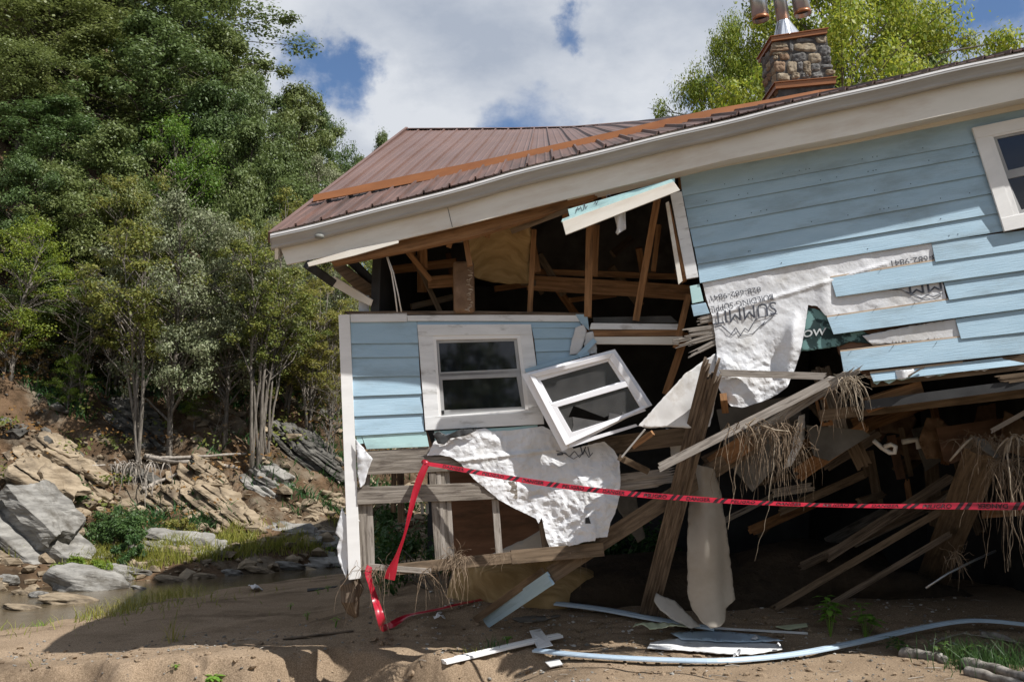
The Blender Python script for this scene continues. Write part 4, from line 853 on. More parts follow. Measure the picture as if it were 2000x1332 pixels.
# peeled wrap at top right
def wrapf(amp=.012, sc=18, seed=1, base=.03, tilt=0): return lambda ax, ay, off=0: [FP.at(x, y, base + amp * c + off + tilt * (y - 640) / 100) for x, y, c in zip(ax, ay, crumple(ax / sc, ay / sc, seed))]
sheet(wrapf(.01, 20, 4, .05), [(1124, 640), (1140, 634), (1146, 646), (1140, 668), (1133, 690), (1112, 693), (1116, 668)], 5, 'wrap_scrap', 'house_wrap_back', cw)
sheet(wrapf(.012, 14, 5, .04), [(1144, 650), (1158, 647), (1166, 680), (1166, 690), (1148, 692), (1140, 672)], 5, 'wrap_scrap', 'house_wrap_back', cw)
mb = MB(); mb.beam(FP.at(1026, 724, .07), FP.at(1150, 690, .10), .035, .012); mb.beam(FP.at(1130, 696, .1), FP.at(1162, 664, .08), .05, .012); build(mb, 'bent_siding', 'blue_siding', cw)
# weathered framing below the siding
def fw(a, b, w, t, mat='weathered_wood', name='stud', off=(-.02, -.02), sp=(0, 0)):
    mb = MB(); mb.beam(FP.at(*a, off=off[0]), FP.at(*b, off=off[1]), w, t, splint=sp, face=FP.n); return build(mb, name, mat, cw, bevel=.002 if sp == (0, 0) else 0)
fw((716, 890), (860, 881), .085, .04, name='ledger'); fw((714, 912), (920, 903), .14, .04, name='ledger', off=(.0, .0))
fw((698, 968), (1010, 956), .155, .04, name='ledger', off=(.02, .02)); fw((1190, 945), (1332, 928), .16, .04, name='ledger', off=(0, -.1), sp=(0, .28), mat='grey_wood')
fw((708, 980), (712, 1112), .085, .04); fw((722, 980), (726, 1110), .055, .06, mat='grey_wood', off=(-.04, -.04)); fw((717, 925), (716, 950), .055, .05, off=(-.05, -.05))
for i, (x0, x1) in enumerate(((846, 856), (858, 867), (866, 876), (875, 883))): fw((x0 - 2, 920), (x1 + 1, 1098), .042 if i else .06, .09, mat=('weathered_wood', 'grey_wood', 'weathered_wood', 'grey_wood')[i], off=(-.035 - .006 * i, -.02 - .006 * i))
fw((967, 975), (975, 1082), .062, .05, mat='grey_wood', off=(-.02, -.02)); fw((1060, 1020), (1068, 1078), .07, .06, mat='muddy_wood', off=(-.05, -.04)); fw((1147, 1062), (1148, 1072), .07, .05, mat='grey_wood')
mb = MB(); mb.beam(FP.at(770, 1112, .02), FP.at(1000, 1088, .02), .10, .08); mb.beam(FP.at(998, 1088, .022), FP.at(1178, 1072, .02), .125, .08); build(mb, 'bottom_plate', 'muddy_wood', cw, bevel=.003)
fw((722, 1106), (842, 1115), .05, .05, mat='grey_wood', name='bottom_plate', off=(.04, .05))
fw((770, 900), (768, 1000), .05, .05, mat='old_post', off=(-.5, -.5)); fw((782, 905), (784, 1020), .07, .05, mat='old_post', off=(-.9, -.9))
mb = MB()
for x in (821, 831): mb.slab([FP.at(p, q, -.0) for p, q in ((x, 982), (x + 6, 982), (x + 7, 1003), (x + 1, 1003))], FP.n, .03)
build(mb, 'outlet_box', 'grey_plastic', cw)
# flapping house wrap
def wrapB(ax, ay, off=0):
    d = sstep(850, 1050, ay); fl = .08 * d * np.sin((ax - 880) / 34) * sstep(1060, 1140, ax); c = crumple(ax / 30, ay / 26, 11, 5) * (.009 + .014 * d) + crumple(ax / 11, ay / 11, 4, 3) * .0055
    sw = .10 * sstep(1100, 1210, ax) * d + .06 * sstep(835, 900, ax) * (1 - sstep(900, 1000, ax)) * .5 + .02
    cr = .02 * np.exp(-((ay - (893 - (ax - 960) * .12)) / 4) ** 2) * (1 - sstep(1050, 1110, ax))
    return [FP.at(x, y, .015 + max(-.008, o) + off) for x, y, o in zip(ax, ay, c + fl * .5 + sw + cr)]
wb = sheet(wrapB, [(848, 862), (872, 848), (905, 842), (930, 838), (948, 836), (960, 842), (1000, 840), (1060, 832), (1100, 850), (1120, 876), (1160, 866), (1180, 862), (1200, 880), (1210, 900), (1212, 940), (1210, 970), (1202, 1000), (1192, 1020), (1186, 1048), (1164, 1050), (1162, 1056), (1140, 1058), (1130, 1062), (1112, 1066), (1076, 1076), (1066, 1048), (1058, 1010), (1052, 1022), (1046, 1012), (1030, 1004), (1000, 990), (975, 976), (950, 955), (925, 935), (900, 905), (880, 892), (860, 888), (834, 890)], 3.4, 'house_wrap', 'house_wrap', cw, smooth=False)
mb = MB()
for pts, w in (([(1088, 886), (1104, 884), (1112, 892), (1122, 881), (1132, 893), (1142, 879), (1150, 893), (1158, 884)], 1.5), ([(1086, 880), (1100, 884), (1120, 896), (1140, 884)], 1.2), ([(1134, 872), (1138, 888), (1144, 872)], 2.2), ([(1148, 872), (1152, 889)], 2), ([(1088, 888), (1100, 887)], 2.5)): line_on(wrapB, pts, w, 'x', 'print_ink', wb, .010, mb, False)
build(mb, 'mountain_emblem', 'print_ink', wb)
mb = MB(); mb.slab([wrapB(np.array([x]), np.array([y]), .004)[0] for x, y in ((1143, 1011), (1150, 1009), (1154, 1022), (1143, 1022))], FP.n, .001); build(mb, 'painted_hole', 'dark_board', wb)  # dark patch laid on the wrap for the shade inside a tear
sheet(wrapf(.015, 22, 6, .06), [(694, 856), (706, 870), (717, 884), (728, 896), (720, 915), (712, 945), (704, 952), (699, 930), (697, 890)], 5, 'wrap_scrap', 'house_wrap', cw)
sheet(wrapf(.014, 18, 7, .0), [(668, 990), (676, 1008), (690, 1000), (704, 1018), (708, 1050), (700, 1070), (690, 1060), (676, 1130), (662, 1096), (658, 1070), (664, 1050), (655, 1040)], 5, 'wrap_scrap', 'house_wrap', cw)
sheet(wrapf(.012, 16, 8, .10), [(845, 846), (858, 842), (872, 850), (900, 838), (935, 838), (910, 850), (880, 856), (868, 868), (855, 866)], 4, 'torn_felt', 'dark_metal', cw)
# loose white window swinging free
NP = Pl(1145, 780, 9.08, -4, -1)
lw = thing('loose_window', 'white vinyl window torn loose and hanging tilted beside the fallen wall', 'window', tuple(NP.at(1098, 881)))
at = lambda q, o=0: [NP.at(x, y, o) for x, y in q]
mb = MB(); mb.frame(at([(1019, 731), (1201, 682), (1274, 791), (1098, 881)]), at([(1038, 733), (1194, 693), (1258, 790), (1108, 866)]), NP.n, .012); build(mb, 'nail_fin', 'vinyl', lw)
mb = MB(); mb.frame(at([(1033, 731), (1198, 688), (1268, 793), (1105, 870)], .045), at([(1046, 737), (1190, 700), (1256, 793), (1112, 856)], .035), NP.n, .08); build(mb, 'frame', 'vinyl', lw, bevel=.004)
mb = MB(); mb.frame(at([(1044, 738), (1190, 700), (1225, 748), (1078, 792)], .012), at([(1056, 743), (1188, 706), (1213, 745), (1079, 786)], .012), NP.n, .03); u_ = build(mb, 'upper_sash', 'vinyl', lw, bevel=.003)
mb = MB(); mb.frame(at([(1072, 790), (1222, 744), (1262, 802), (1110, 858)], .034), at([(1089, 795), (1226, 755), (1253, 800), (1117, 844)], .034), NP.n, .03); l_ = build(mb, 'lower_sash', 'vinyl', lw, bevel=.003)
mb = MB(); mb.slab(at([(1055, 742), (1189, 705), (1215, 746), (1078, 788)], -.008), NP.n, .004); build(mb, 'pane', 'dusty_glass', u_)
for q in ([(1088, 794), (1228, 753), (1255, 801), (1200, 819), (1196, 808), (1180, 815), (1120, 792), (1110, 815)], [(1088, 794), (1120, 792), (1110, 815), (1119, 814), (1165, 822), (1185, 824), (1116, 846)]):
    mb = MB(); mb.slab(at(q, .012 + rnd.uniform(0, .004)), NP.n, .004); build(mb, 'broken_pane', 'dusty_glass', l_)
for q in ([(1118, 814), (1168, 822), (1186, 823), (1116, 844), (1120, 830)], [(1190, 806), (1206, 809), (1226, 812), (1188, 823)], [(1216, 803), (1220, 807), (1214, 812)]):
    mb = MB(); mb.slab(at(q, .019), NP.n, .003); build(mb, 'glass_shard', 'cloudy_glass', l_)
mb = MB(); mb.slab(at([(1110, 866), (1242, 828), (1246, 832), (1112, 874)], .02), NP.n, .06); build(mb, 'sill', 'vinyl', lw)

# ================================================================== loose timber: each its own thing
def timber(name, label, cat, a, b, w, t, mat, group=None, **k):
    mb = MB(); A = a if isinstance(a, Vector) else P(*a); B = b if isinstance(b, Vector) else P(*b); mb.beam(A, B, w, t, **k)
    return tag(build(mb, name, mat, bevel=0 if ('splint' in k) else .003), label, cat, group)
GT = 'broken timbers under the house'
pb = G(1262, 1203, -.05)
timber('splintered_post', 'tall leaning grey post with a jagged splintered top in front of the wreckage', 'post', pb, (1396, 700, 8.32), .18, .10, 'old_post', splint=(.02, .22), strips=8, segs=6, twist=.12)
timber('broken_plank', 'long thin grey plank slanting across the leaning splintered post', 'plank', (1285, 914, 8.62), (1652, 728, 8.5), .075, .03, 'grey_wood', splint=(.02, .15), strips=3)
timber('broken_plank', 'dark grey plank crossing just under the long thin slanting plank', 'plank', (1470, 850, 8.75), (1680, 716, 8.42), .085, .04, 'weathered_wood', splint=(.1, .22), strips=4)
timber('broken_plank', 'short level grey plank resting behind the splintered post top', 'plank', (1404, 728, 8.62), (1612, 735, 8.55), .06, .03, 'grey_wood', splint=(.02, .05), strips=3)
timber('diagonal_beam', 'brown beam slanting up from the wall bottom behind the leaning post', 'beam', (1075, 1122, 9.35), (1480, 862, 9.5), .155, .06, 'muddy_wood', segs=2)
timber('diagonal_beam', 'dim brown beam end poking out of the root tangle', 'beam', (1395, 905, 9.6), (1462, 862, 9.3), .17, .12, 'brown_wood')
bp = G(948, 1221, .03)
bpt = P(1077, 1127, 9.25)
pk = timber('blue_plank', 'short blue painted plank leaning under the fallen wall bottom plate', 'plank', bp, bpt, .125, .025, 'blue_siding', splint=(.02, .03), strips=3)
mb = MB(); mb.beam(bp + Vector((-.10, .05, .02)), bpt + Vector((-.07, .08, .05)), .07, .03); build(mb, 'batten', 'muddy_wood', pk)
timber('thin_lath', 'thin pale lath slanting under the loose window corner', 'lath', (1214, 893, 8.95), (1260, 838, 8.9), .016, .012, 'pale_drywall')
timber('brown_stub', 'short brown timber stub slanting below the loose window', 'timber', (1236, 872, 9.1), (1275, 845, 9.0), .05, .05, 'brown_wood')
timber('brown_stub', 'short grey brown board end left of the leaning post', 'timber', (1210, 893, 9.0), (1265, 920, 9.2), .06, .04, 'muddy_wood')
timber('cross_beam', 'shaded level beam under the loose window', 'beam', (1150, 875, 9.4), (1345, 850, 9.5), .17, .05, 'muddy_wood')
timber('short_stub', 'sawn brown block sticking out beneath the hanging wrap', 'timber', (1413, 775, 8.6), (1416, 800, 8.9), .06, .07, 'brown_wood')
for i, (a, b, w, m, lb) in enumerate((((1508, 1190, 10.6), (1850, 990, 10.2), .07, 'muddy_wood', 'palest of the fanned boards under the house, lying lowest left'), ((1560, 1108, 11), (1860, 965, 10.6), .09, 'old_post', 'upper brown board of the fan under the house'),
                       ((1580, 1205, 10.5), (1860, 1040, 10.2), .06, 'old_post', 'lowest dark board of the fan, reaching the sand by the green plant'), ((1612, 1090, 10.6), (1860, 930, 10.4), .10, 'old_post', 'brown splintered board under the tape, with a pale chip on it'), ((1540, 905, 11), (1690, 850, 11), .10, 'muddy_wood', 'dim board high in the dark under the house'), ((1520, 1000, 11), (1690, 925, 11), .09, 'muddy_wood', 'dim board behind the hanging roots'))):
    timber('fallen_board', lb, 'board', a, b, w, .035, m, GT, splint=(.05, .03), strips=4)
pier = timber('leaning_timber', 'broad brown timber leaning under the house with roots draped over its top', 'timber', G(1812, 1150), (1925, 872, 9.0), .31, .16, 'muddy_wood', splint=(.03, .05), strips=6)
def pcl(ax, ay, off=0): return [P(x, y, 8.88 - .02 * c) for x, y, c in zip(ax, ay, crumple(ax / 14, ay / 14, 2))]
tag(sheet(pcl, [(1902, 852), (1925, 858), (1952, 890), (1945, 895), (1920, 880), (1908, 868)], 5, 'plastic_scrap', 'drywall'), 'crumpled grey plastic scrap on the leaning timber top', 'scrap')
timber('thin_branch', 'grey branch rising to the right above the leaning timber', 'branch', (1935, 842, 9), (2030, 790, 8.7), .04, .04, 'grey_wood', splint=(.02, 0), strips=3)
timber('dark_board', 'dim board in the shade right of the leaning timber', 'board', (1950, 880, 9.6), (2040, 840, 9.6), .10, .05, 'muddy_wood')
for i, (x, y0, y1, w, m) in enumerate(((1702, 880, 985, .11, 'muddy_wood'), (1746, 850, 935, .10, 'plywood'), (1680, 870, 930, .05, 'muddy_wood'), (1765, 835, 930, .06, 'muddy_wood'))):
    mb = MB(); mb.beam(P(x - 6, y0, 11.6), P(x + 14, y1, 11.6), w, .05); build(mb, 'floor_stud', m, house)
mb = MB(); mb.slab([P(x, y, 10.8) for x, y in ((1780, 838), (1822, 828), (1838, 900), (1808, 920))], (0, -1, .1), .015); build(mb, 'drywall_piece', 'drywall', house)
mb = MB(); mb.slab([P(x, y, 10.2) for x, y in ((1830, 835), (1990, 812), (1990, 850), (1860, 905), (1845, 900))], (0, -1, .1), .03); build(mb, 'drywall_piece', 'plywood', house)
mb = MB(); mb.slab([P(x, y, 9.7) for x, y in ((1400, 800), (1560, 770), (1570, 850), (1470, 960), (1420, 900))], (0, -1, .1), .02); build(mb, 'drywall_piece', 'drywall', house)
mb = MB(); mb.slab([P(x, y, 9.4) for x, y in ((1575, 830), (1685, 840), (1700, 850), (1620, 900), (1590, 890))], (0, -1, .1), .02); build(mb, 'drywall_piece', 'drywall', house)
mb = MB(); mb.frame([P(x, y, 9.2) for x, y in ((1592, 775), (1612, 775), (1628, 830), (1606, 832))], [P(x, y, 9.2) for x, y in ((1597, 780), (1608, 780), (1620, 824), (1609, 826))], Vector((0, -1, 0)), .04); build(mb, 'door_casing', 'brown_wood', house)
mb = MB(); mb.tube([P(1706, 860, 9.6), P(1722, 874, 9.6), P(1738, 884, 9.55), P(1747, 884, 9.5), P(1749, 872, 9.5), P(1740, 868, 9.5), P(1728, 872, 9.55)], .022, 10); tag(build(mb, 'drain_pipe', 'pvc', None, True), 'white plastic trap pipe hanging under the house floor', 'pipe')
mb = MB(); mb.tube([P(1762, 863, 10.6), P(1790, 858, 10.6), P(1795, 876, 10.6)], .03, 10); tag(build(mb, 'drain_pipe', 'pvc', None, True), 'dim pale pipe end beside the hanging trap pipe', 'pipe')
r5 = random.Random(41)
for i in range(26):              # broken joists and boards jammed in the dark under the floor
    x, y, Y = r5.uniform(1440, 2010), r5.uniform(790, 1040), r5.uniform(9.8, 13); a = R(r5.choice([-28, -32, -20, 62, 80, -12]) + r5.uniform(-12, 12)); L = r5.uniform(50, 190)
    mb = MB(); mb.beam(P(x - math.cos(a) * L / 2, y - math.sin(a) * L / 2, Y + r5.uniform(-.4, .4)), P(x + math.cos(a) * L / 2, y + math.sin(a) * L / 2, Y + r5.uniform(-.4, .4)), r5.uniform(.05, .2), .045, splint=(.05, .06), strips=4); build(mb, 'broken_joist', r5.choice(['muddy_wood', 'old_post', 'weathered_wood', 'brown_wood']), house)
for i in range(9):
    x, y, Y = r5.uniform(1450, 1990), r5.uniform(800, 1010), r5.uniform(10, 12.5); q = [(x + r5.uniform(20, 60) * math.cos(k * 1.05), y + r5.uniform(20, 60) * math.sin(k * 1.05)) for k in range(6)]
    sheet((lambda Y_: lambda ax, ay, off=0: [P(px, py, Y_ + .05 * c) for px, py, c in zip(ax, ay, crumple(ax / 40, ay / 40, 3))])(Y), q, 9, 'torn_lining', r5.choice(['drywall', 'kraft_paper', 'plywood', 'insulation']), house, thick=.01)
# hanging pale sheet
def hang(ax, ay, off=0): return [P(x, y, 9.45 - .10 * math.sin((x - 1345) / 58 * 2.2) + .022 * math.sin((x - 1340 - (y - 900) * .05) / 6.5) * (1 - float(sstep(950, 1130, y))) + .03 * math.sin(y / 38 + x / 30) + .05 * ((y - 900) / 300) + .02 * math.sin(y / 60) + .10 * float(sstep(1392, 1412, x - (y - 920) * .03)) - off) for x, y in zip(ax, ay)]
tag(sheet(hang, [(1352, 905), (1395, 915), (1408, 960), (1420, 1040), (1433, 1150), (1436, 1170), (1418, 1188), (1416, 1212), (1408, 1222), (1388, 1227), (1372, 1216), (1352, 1190), (1343, 1160), (1342, 1080), (1344, 1000)], 7, 'hanging_sheet', 'carpet_back', thick=.008), 'long pale flooring sheet hanging to the sand right of the leaning post', 'sheet')
tag(sheet(lambda ax, ay, off=0: [P(x, y, 9.9 + .10 * math.sin((x - 1280) / 60) - (y - 1160) * .003) for x, y in zip(ax, ay)], [(1282, 1157), (1292, 1163), (1318, 1172), (1345, 1200), (1368, 1222), (1350, 1226), (1310, 1206), (1290, 1190), (1278, 1172)], 6, 'drywall_scrap', 'pale_drywall', thick=.012), 'curved pale drywall scrap on the sand between post and hanging sheet', 'drywall')
tag(sheet(lambda ax, ay, off=0: [P(x, y, 9.6 + .02 * c) for x, y, c in zip(ax, ay, crumple(ax / 30, ay / 30, 2))], [(1300, 836), (1362, 840), (1350, 870), (1320, 895), (1310, 890), (1308, 860)], 6, 'wrap_scrap', 'house_wrap_back'), 'torn white wrap scrap hanging under the triangular wrap flap', 'scrap')
tag(sheet(lambda ax, ay, off=0: [P(x, y, 9.5 + .03 * c) for x, y, c in zip(ax, ay, crumple(ax / 18, ay / 26, 3))], [(1560, 812), (1572, 808), (1572, 850), (1562, 880), (1545, 910), (1530, 915), (1545, 880), (1552, 850)], 6, 'wrap_scrap', 'house_wrap_back'), 'thin dim strip of wrap hanging beside the root tangle', 'scrap')
tag(sheet(lambda ax, ay, off=0: [FP.at(x, y, -.55) for x, y in zip(ax, ay)], [(950, 1086), (1030, 1050), (1060, 1030), (1068, 1076), (1000, 1086)], 10, 'drywall_scrap', 'pale_drywall', thick=.012), 'leaning white drywall sheet behind the studs of the fallen wall', 'drywall')
tag(sheet(lambda ax, ay, off=0: [P(x, y, 10.2) for x, y in zip(ax, ay)], [(1150, 1000), (1235, 940), (1260, 1050), (1245, 1060), (1205, 990)], 10, 'drywall_scrap', 'drywall', thick=.012), 'dim drywall sheet hanging behind the diagonal brown beam', 'drywall')

# ================================================================== debris lying on the sand
def on_sand(poly, lift, t, name, mat, label, cat, bevel=.002, warp=0):
    pts = [G(x, y, lift) for x, y in poly]; n = (pts[1] - pts[0]).cross(pts[2] - pts[0]).normalized(); n = n if n.z > 0 else -n
    mb = MB(); mb.slab(pts, n, t); return tag(build(mb, name, mat, bevel=bevel), label, cat)
def strip(pts, w, name, mat, label, cat, lift=.02, prof=.02, yaxis=None):
    """a long U-section trim piece lying along points on the sand"""
    q = [G(x, y, lift + (l if l else 0)) for x, y, l in pts]; mb = MB(); dense = []
    for i in range(len(q) - 1):
        for k in range(6):
            f = k / 6; p0, p1, p2, p3 = q[max(i - 1, 0)], q[i], q[i + 1], q[min(i + 2, len(q) - 1)]
            dense.append(.5 * ((2 * p1) + (-p0 + p2) * f + (2 * p0 - 5 * p1 + 4 * p2 - p3) * f * f + (-p0 + 3 * p1 - 3 * p2 + p3) * f ** 3))
    dense.append(q[-1]); L = 0
    sec = [(-.5, 0), (-.5, .4), (-.42, 1), (.1, 1), (.16, .75), (.42, .75), (.5, .4), (.5, 0)]
    for i, p in enumerate(dense):
        d = (dense[min(i + 1, len(dense) - 1)] - dense[max(i - 1, 0)]); d.normalize(); s = d.cross(UP).normalized(); u = s.cross(d)
        if i: L += (p - dense[i - 1]).length
        mb.v += [p + s * a * w + u * b * prof for a, b in sec]
    m = len(sec)
    for i in range(len(dense) - 1):
        for j in range(m): k = i * m; g = (j + 1) % m; mb.face((k + j, k + m + j, k + m + g, k + g), [(i * .1, j * .02), (i * .1 + .1, j * .02), (i * .1 + .1, j * .02 + .02), (i * .1, j * .02 + .02)])
    mb.face(range(m)); mb.face(range(len(mb.v) - 1, len(mb.v) - 1 - m, -1)); return tag(build(mb, name, mat), label, cat)
strip([(866, 1299, 0), (940, 1284, .01), (1020, 1267, .02), (1094, 1253, .03)], .10, 'white_trim_strip', 'vinyl_blue' if 0 else 'white_trim', 'white moulded trim strip lying on the sand beneath a small white offcut', 'trim', .015, .035)
on_sand([(1034, 1245), (1056, 1241), (1080, 1274), (1050, 1281)], .07, .008, 'white_offcut', 'white_paint', 'flat whitish board offcut crossing the white moulded trim strip', 'board')
on_sand([(1064, 1298), (1092, 1292), (1099, 1303), (1074, 1308)], .03, .010, 'white_offcut', 'white_trim', 'smallest white board offcut, in front of the long blue strip end', 'board')
strip([(1045, 1283, .03), (1150, 1291, .015), (1300, 1298, .01), (1420, 1299, .01), (1550, 1288, .015), (1680, 1266, .03), (1780, 1249, .06), (1870, 1239, .09), (1940, 1238, .09), (2060, 1243, .05)], .085, 'blue_trim_strip', 'vinyl_blue', 'very long pale blue trim strip curving along the foreground sand', 'trim', .02, .03)
strip([(1086, 1189, .0), (1180, 1203, .01), (1280, 1222, .01), (1395, 1243, .02)], .13, 'siding_strip', 'vinyl_blue', 'shaded blue grey siding strip lying straight toward the white panels', 'siding', .045, .03)
def flat(lift, cr=.03, sc=30, seed=1):
    def f(ax, ay, off=0): return [G(x, y, lift + cr * (c + .6)) for x, y, c in zip(ax, ay, crumple(ax / sc, ay / sc * 2.5, seed, 3))]
    return f
tag(sheet(flat(.035, .006, 60, 3), [(1270, 1262), (1300, 1256), (1390, 1250), (1470, 1256), (1527, 1268), (1528, 1274), (1470, 1284), (1400, 1284), (1330, 1276), (1264, 1273)], 6, 'white_sheet', 'white_paint', thick=.01), 'broken white wall panel lying flat on the sunlit sand', 'panel')
tag(sheet(flat(.06, .006, 60, 4), [(1310, 1248), (1395, 1242), (1470, 1250), (1530, 1264), (1440, 1266), (1330, 1261)], 6, 'white_sheet', 'vinyl_blue', thick=.006), 'thin bluish white panel on top of the broken white panel', 'panel')
tag(sheet(flat(.13, .03, 26, 6), [(1236, 1256), (1242, 1243), (1256, 1248), (1290, 1248), (1330, 1244), (1352, 1252), (1310, 1259), (1270, 1259), (1250, 1252)], 4, 'green_scrap', 'pale_green_sheet', thick=.004), 'pale green crumpled sheet scrap beside the white panels', 'scrap')
for poly, lb in (([(1428, 1283), (1446, 1280), (1450, 1287), (1434, 1289)], 'crumpled white paper bit at the front of the white panels'), ([(1466, 1262), (1476, 1256), (1486, 1263), (1472, 1266)], 'crumpled white paper bit on the blue white panel'), ([(1516, 1278), (1526, 1276), (1524, 1281)], 'tiny white bit at the right tip of the white panels'),
                 ([(484, 1152), (500, 1147), (514, 1153), (496, 1157)], 'white paper scrap on the shaded sand by the river'), ([(846, 1213), (870, 1211), (870, 1215), (848, 1217)], 'small pale scrap under the hanging root bunch')):
    tag(sheet(flat(.02, .05, 12, 5), poly, 4, 'paper_scrap', 'house_wrap', thick=.003), lb, 'scrap')
tag(sheet(flat(.02, .01, 40, 7), [(1000, 1212), (1040, 1205), (1095, 1206), (1060, 1215), (1015, 1218)], 7, 'drywall_scrap', 'drywall', thick=.01), 'grey flat scrap on shaded sand right of the blue plank', 'scrap')
on_sand([(1025, 1180), (1060, 1185), (1060, 1187), (1025, 1183)], .02, .01, 'fallen_lath', 'vinyl_blue', 'short thin bluish slat on the shaded sand', 'slat')
on_sand([(1385, 1229), (1578, 1240), (1578, 1243), (1385, 1232)], .03, .012, 'fallen_lath', 'white_paint', 'thin white slat behind the white panels, in shadow', 'slat')
on_sand([(1515, 1228), (1575, 1222), (1578, 1228), (1540, 1234)], .03, .012, 'cardboard_scrap', 'pale_green_sheet', 'yellowish scrap on the sand left of the green plant', 'scrap')
on_sand([(552, 1248), (690, 1232), (690, 1234), (552, 1250)], .015, .012, 'thin_rod', 'old_post', 'thin dark stick along the sand edge left of the tape', 'stick')
def slope(pts, r, name, mat, label, cat, n=8, lift=0): 
    mb = MB(); q = [G(x, y, lift + l) for x, y, l in pts]; mb.tube(q, r, n); return tag(build(mb, name, mat, None, True), label, cat)
on_sand([(600, 1150), (660, 1144), (655, 1147), (600, 1155)], .01, .01, 'dark_scrap', 'dark_board', 'dark flat scrap beside the white paper on the shaded sand', 'scrap')

# ================================================================== red danger tape
def ribbon(path, w, name, label, text=False, tw=None, mat='red_tape'):
    """path: (Vector, half-tilt) list; the tape is a thin strip w wide that turns about its own line"""
    q, dense = path, []
    for i in range(len(q) - 1):
        m = 10
        for k in range(m):
            f = k / m; p0, p1, p2, p3 = q[max(i - 1, 0)], q[i], q[i + 1], q[min(i + 2, len(q) - 1)]
            dense.append((.5 * ((2 * p1[0]) + (-p0[0] + p2[0]) * f + (2 * p0[0] - 5 * p1[0] + 4 * p2[0] - p3[0]) * f * f + (-p0[0] + 3 * p1[0] - 3 * p2[0] + p3[0]) * f ** 3), p1[1] + (p2[1] - p1[1]) * f, p1[2] + (p2[2] - p1[2]) * f))
    dense.append(q[-1]); S = [0]
    for a, b in zip(dense[:-1], dense[1:]): S.append(S[-1] + (b[0] - a[0]).length)
    def pt(s, v, off=0):
        i = min(max(int(np.searchsorted(S, s)) - 1, 0), len(dense) - 2); f = (s - S[i]) / max(1e-6, S[i + 1] - S[i])
        p = dense[i][0].lerp(dense[i + 1][0], f); d = (dense[i + 1][0] - dense[i][0]).normalized(); tl = dense[i][1] + (dense[i + 1][1] - dense[i][1]) * f; ww = dense[i][2] + (dense[i + 1][2] - dense[i][2]) * f
        view = (EYE - p).normalized(); up = view.cross(d).normalized(); up = up if abs(d.z) > .75 or up.z > 0 else -up; nn = d.cross(up); nn = nn if nn.dot(view) > 0 else -nn
        c, s_ = math.cos(tl), math.sin(tl); u2 = up * c - nn * s_; n2 = nn * c + up * s_; n2 = n2 if n2.dot(view) > 0 else -n2
        fold = .10 * w * math.sin(s * 5.3 + v * 2) + .06 * w * math.sin(s * 17 + 1)
        return p + u2 * (v * w * ww / 2) + n2 * (off + fold * (1 - abs(v)))
    mb = MB(); n = max(4, int(S[-1] / .03)); m = 5
    for i in range(n + 1):
        for j in range(m + 1): mb.v.append(pt(S[-1] * i / n, -1 + 2 * j / m))
    for i in range(n):
        for j in range(m): k = i * (m + 1) + j; mb.face((k, k + m + 1, k + m + 2, k + 1))
    o = build(mb, name, mat, None, True); tag(o, label, 'tape'); o['_s'] = 0; del o['_s']
    return o, pt, S[-1]
tie = FP.at(832, 905, .10)
tp_ = [(832, 905), (870, 911), (925, 921), (1000, 934), (1100, 949), (1210, 962), (1330, 972), (1450, 980), (1600, 986), (1750, 988), (1880, 988), (2000, 988), (2300, 984)]
ty = [9.08, 9.05, 9.0, 8.93, 8.80, 8.6, 8.36, 8.13, 7.8, 7.45, 7.15, 6.9, 6.4]
tl = [.9, .75, .62, .55, .5, .5, .55, .8, 1.02, .95, .4, .2, .1]
tape, tpt, tL = ribbon([(P(x, y, Y), t_, 1) for (x, y), Y, t_ in zip(tp_, ty, tl)], .052, 'danger_tape', 'long red danger tape stretched across the front of the wreckage', True)
mbs = MB(); s = .16; wi = 0
def tape_words(word, s0, L, flip=False):
    def surf(ax, ay, off=0): return [tpt(s0 + (L - x if flip else x), (-y if flip else y), .0025) for x, y in zip(ax, ay)]
    text_on(word, surf, (0, -.62), (L, 0), (0, 1.24), 'lettering', 'tape_ink', tape, 0, .02)
while s < tL - .5:
    fp = s > 4.35
    tape_words('DANGER' if wi % 2 == 0 else 'PELIGRO', s, .20, fp); s += .225
    for k in range(2):
        c = [(s + k * .055, -.95), (s + .032 + k * .055, -.95), (s + .062 + k * .055, .95), (s + .03 + k * .055, .95)]; K = len(mbs.v); 
        for j in range(5): 
            f = j / 4; a = c[0][0] + (c[3][0] - c[0][0]) * f; b = c[1][0] + (c[2][0] - c[1][0]) * f; mbs.v += [tpt(a, -.95 + 1.9 * f, .0022), tpt(b, -.95 + 1.9 * f, .0022)]
        for j in range(4): mbs.face((K + 2 * j, K + 2 * j + 1, K + 2 * j + 3, K + 2 * j + 2))
        build(mbs, 'stripe', 'tape_ink', tape); mbs = MB()
    s += .145; wi += 1
t2, p2, L2 = ribbon([(P(834, 904, 9.06), .2, .7), (P(822, 930, 9.04), .3, .9), (P(810, 965, 9.03), .6, .9), (P(800, 1005, 9.02), .9, .8), (P(790, 1045, 9.02), 1.1, .6), (P(776, 1085, 9.02), .9, .8), (P(766, 1112, 9.02), .5, 1.3), (P(760, 1131, 9.03), .3, 1.4)], .076, 'danger_tape', 'loose end of red tape hanging down from the knot on the fallen wall')
mb = MB(); mb.tube([tie + Vector((-.03, 0, .02)), tie + Vector((0, -.02, 0)), tie + Vector((.03, 0, -.01))], [.02, .032, .018], 8); build(mb, 'knot', 'red_tape', t2, True)
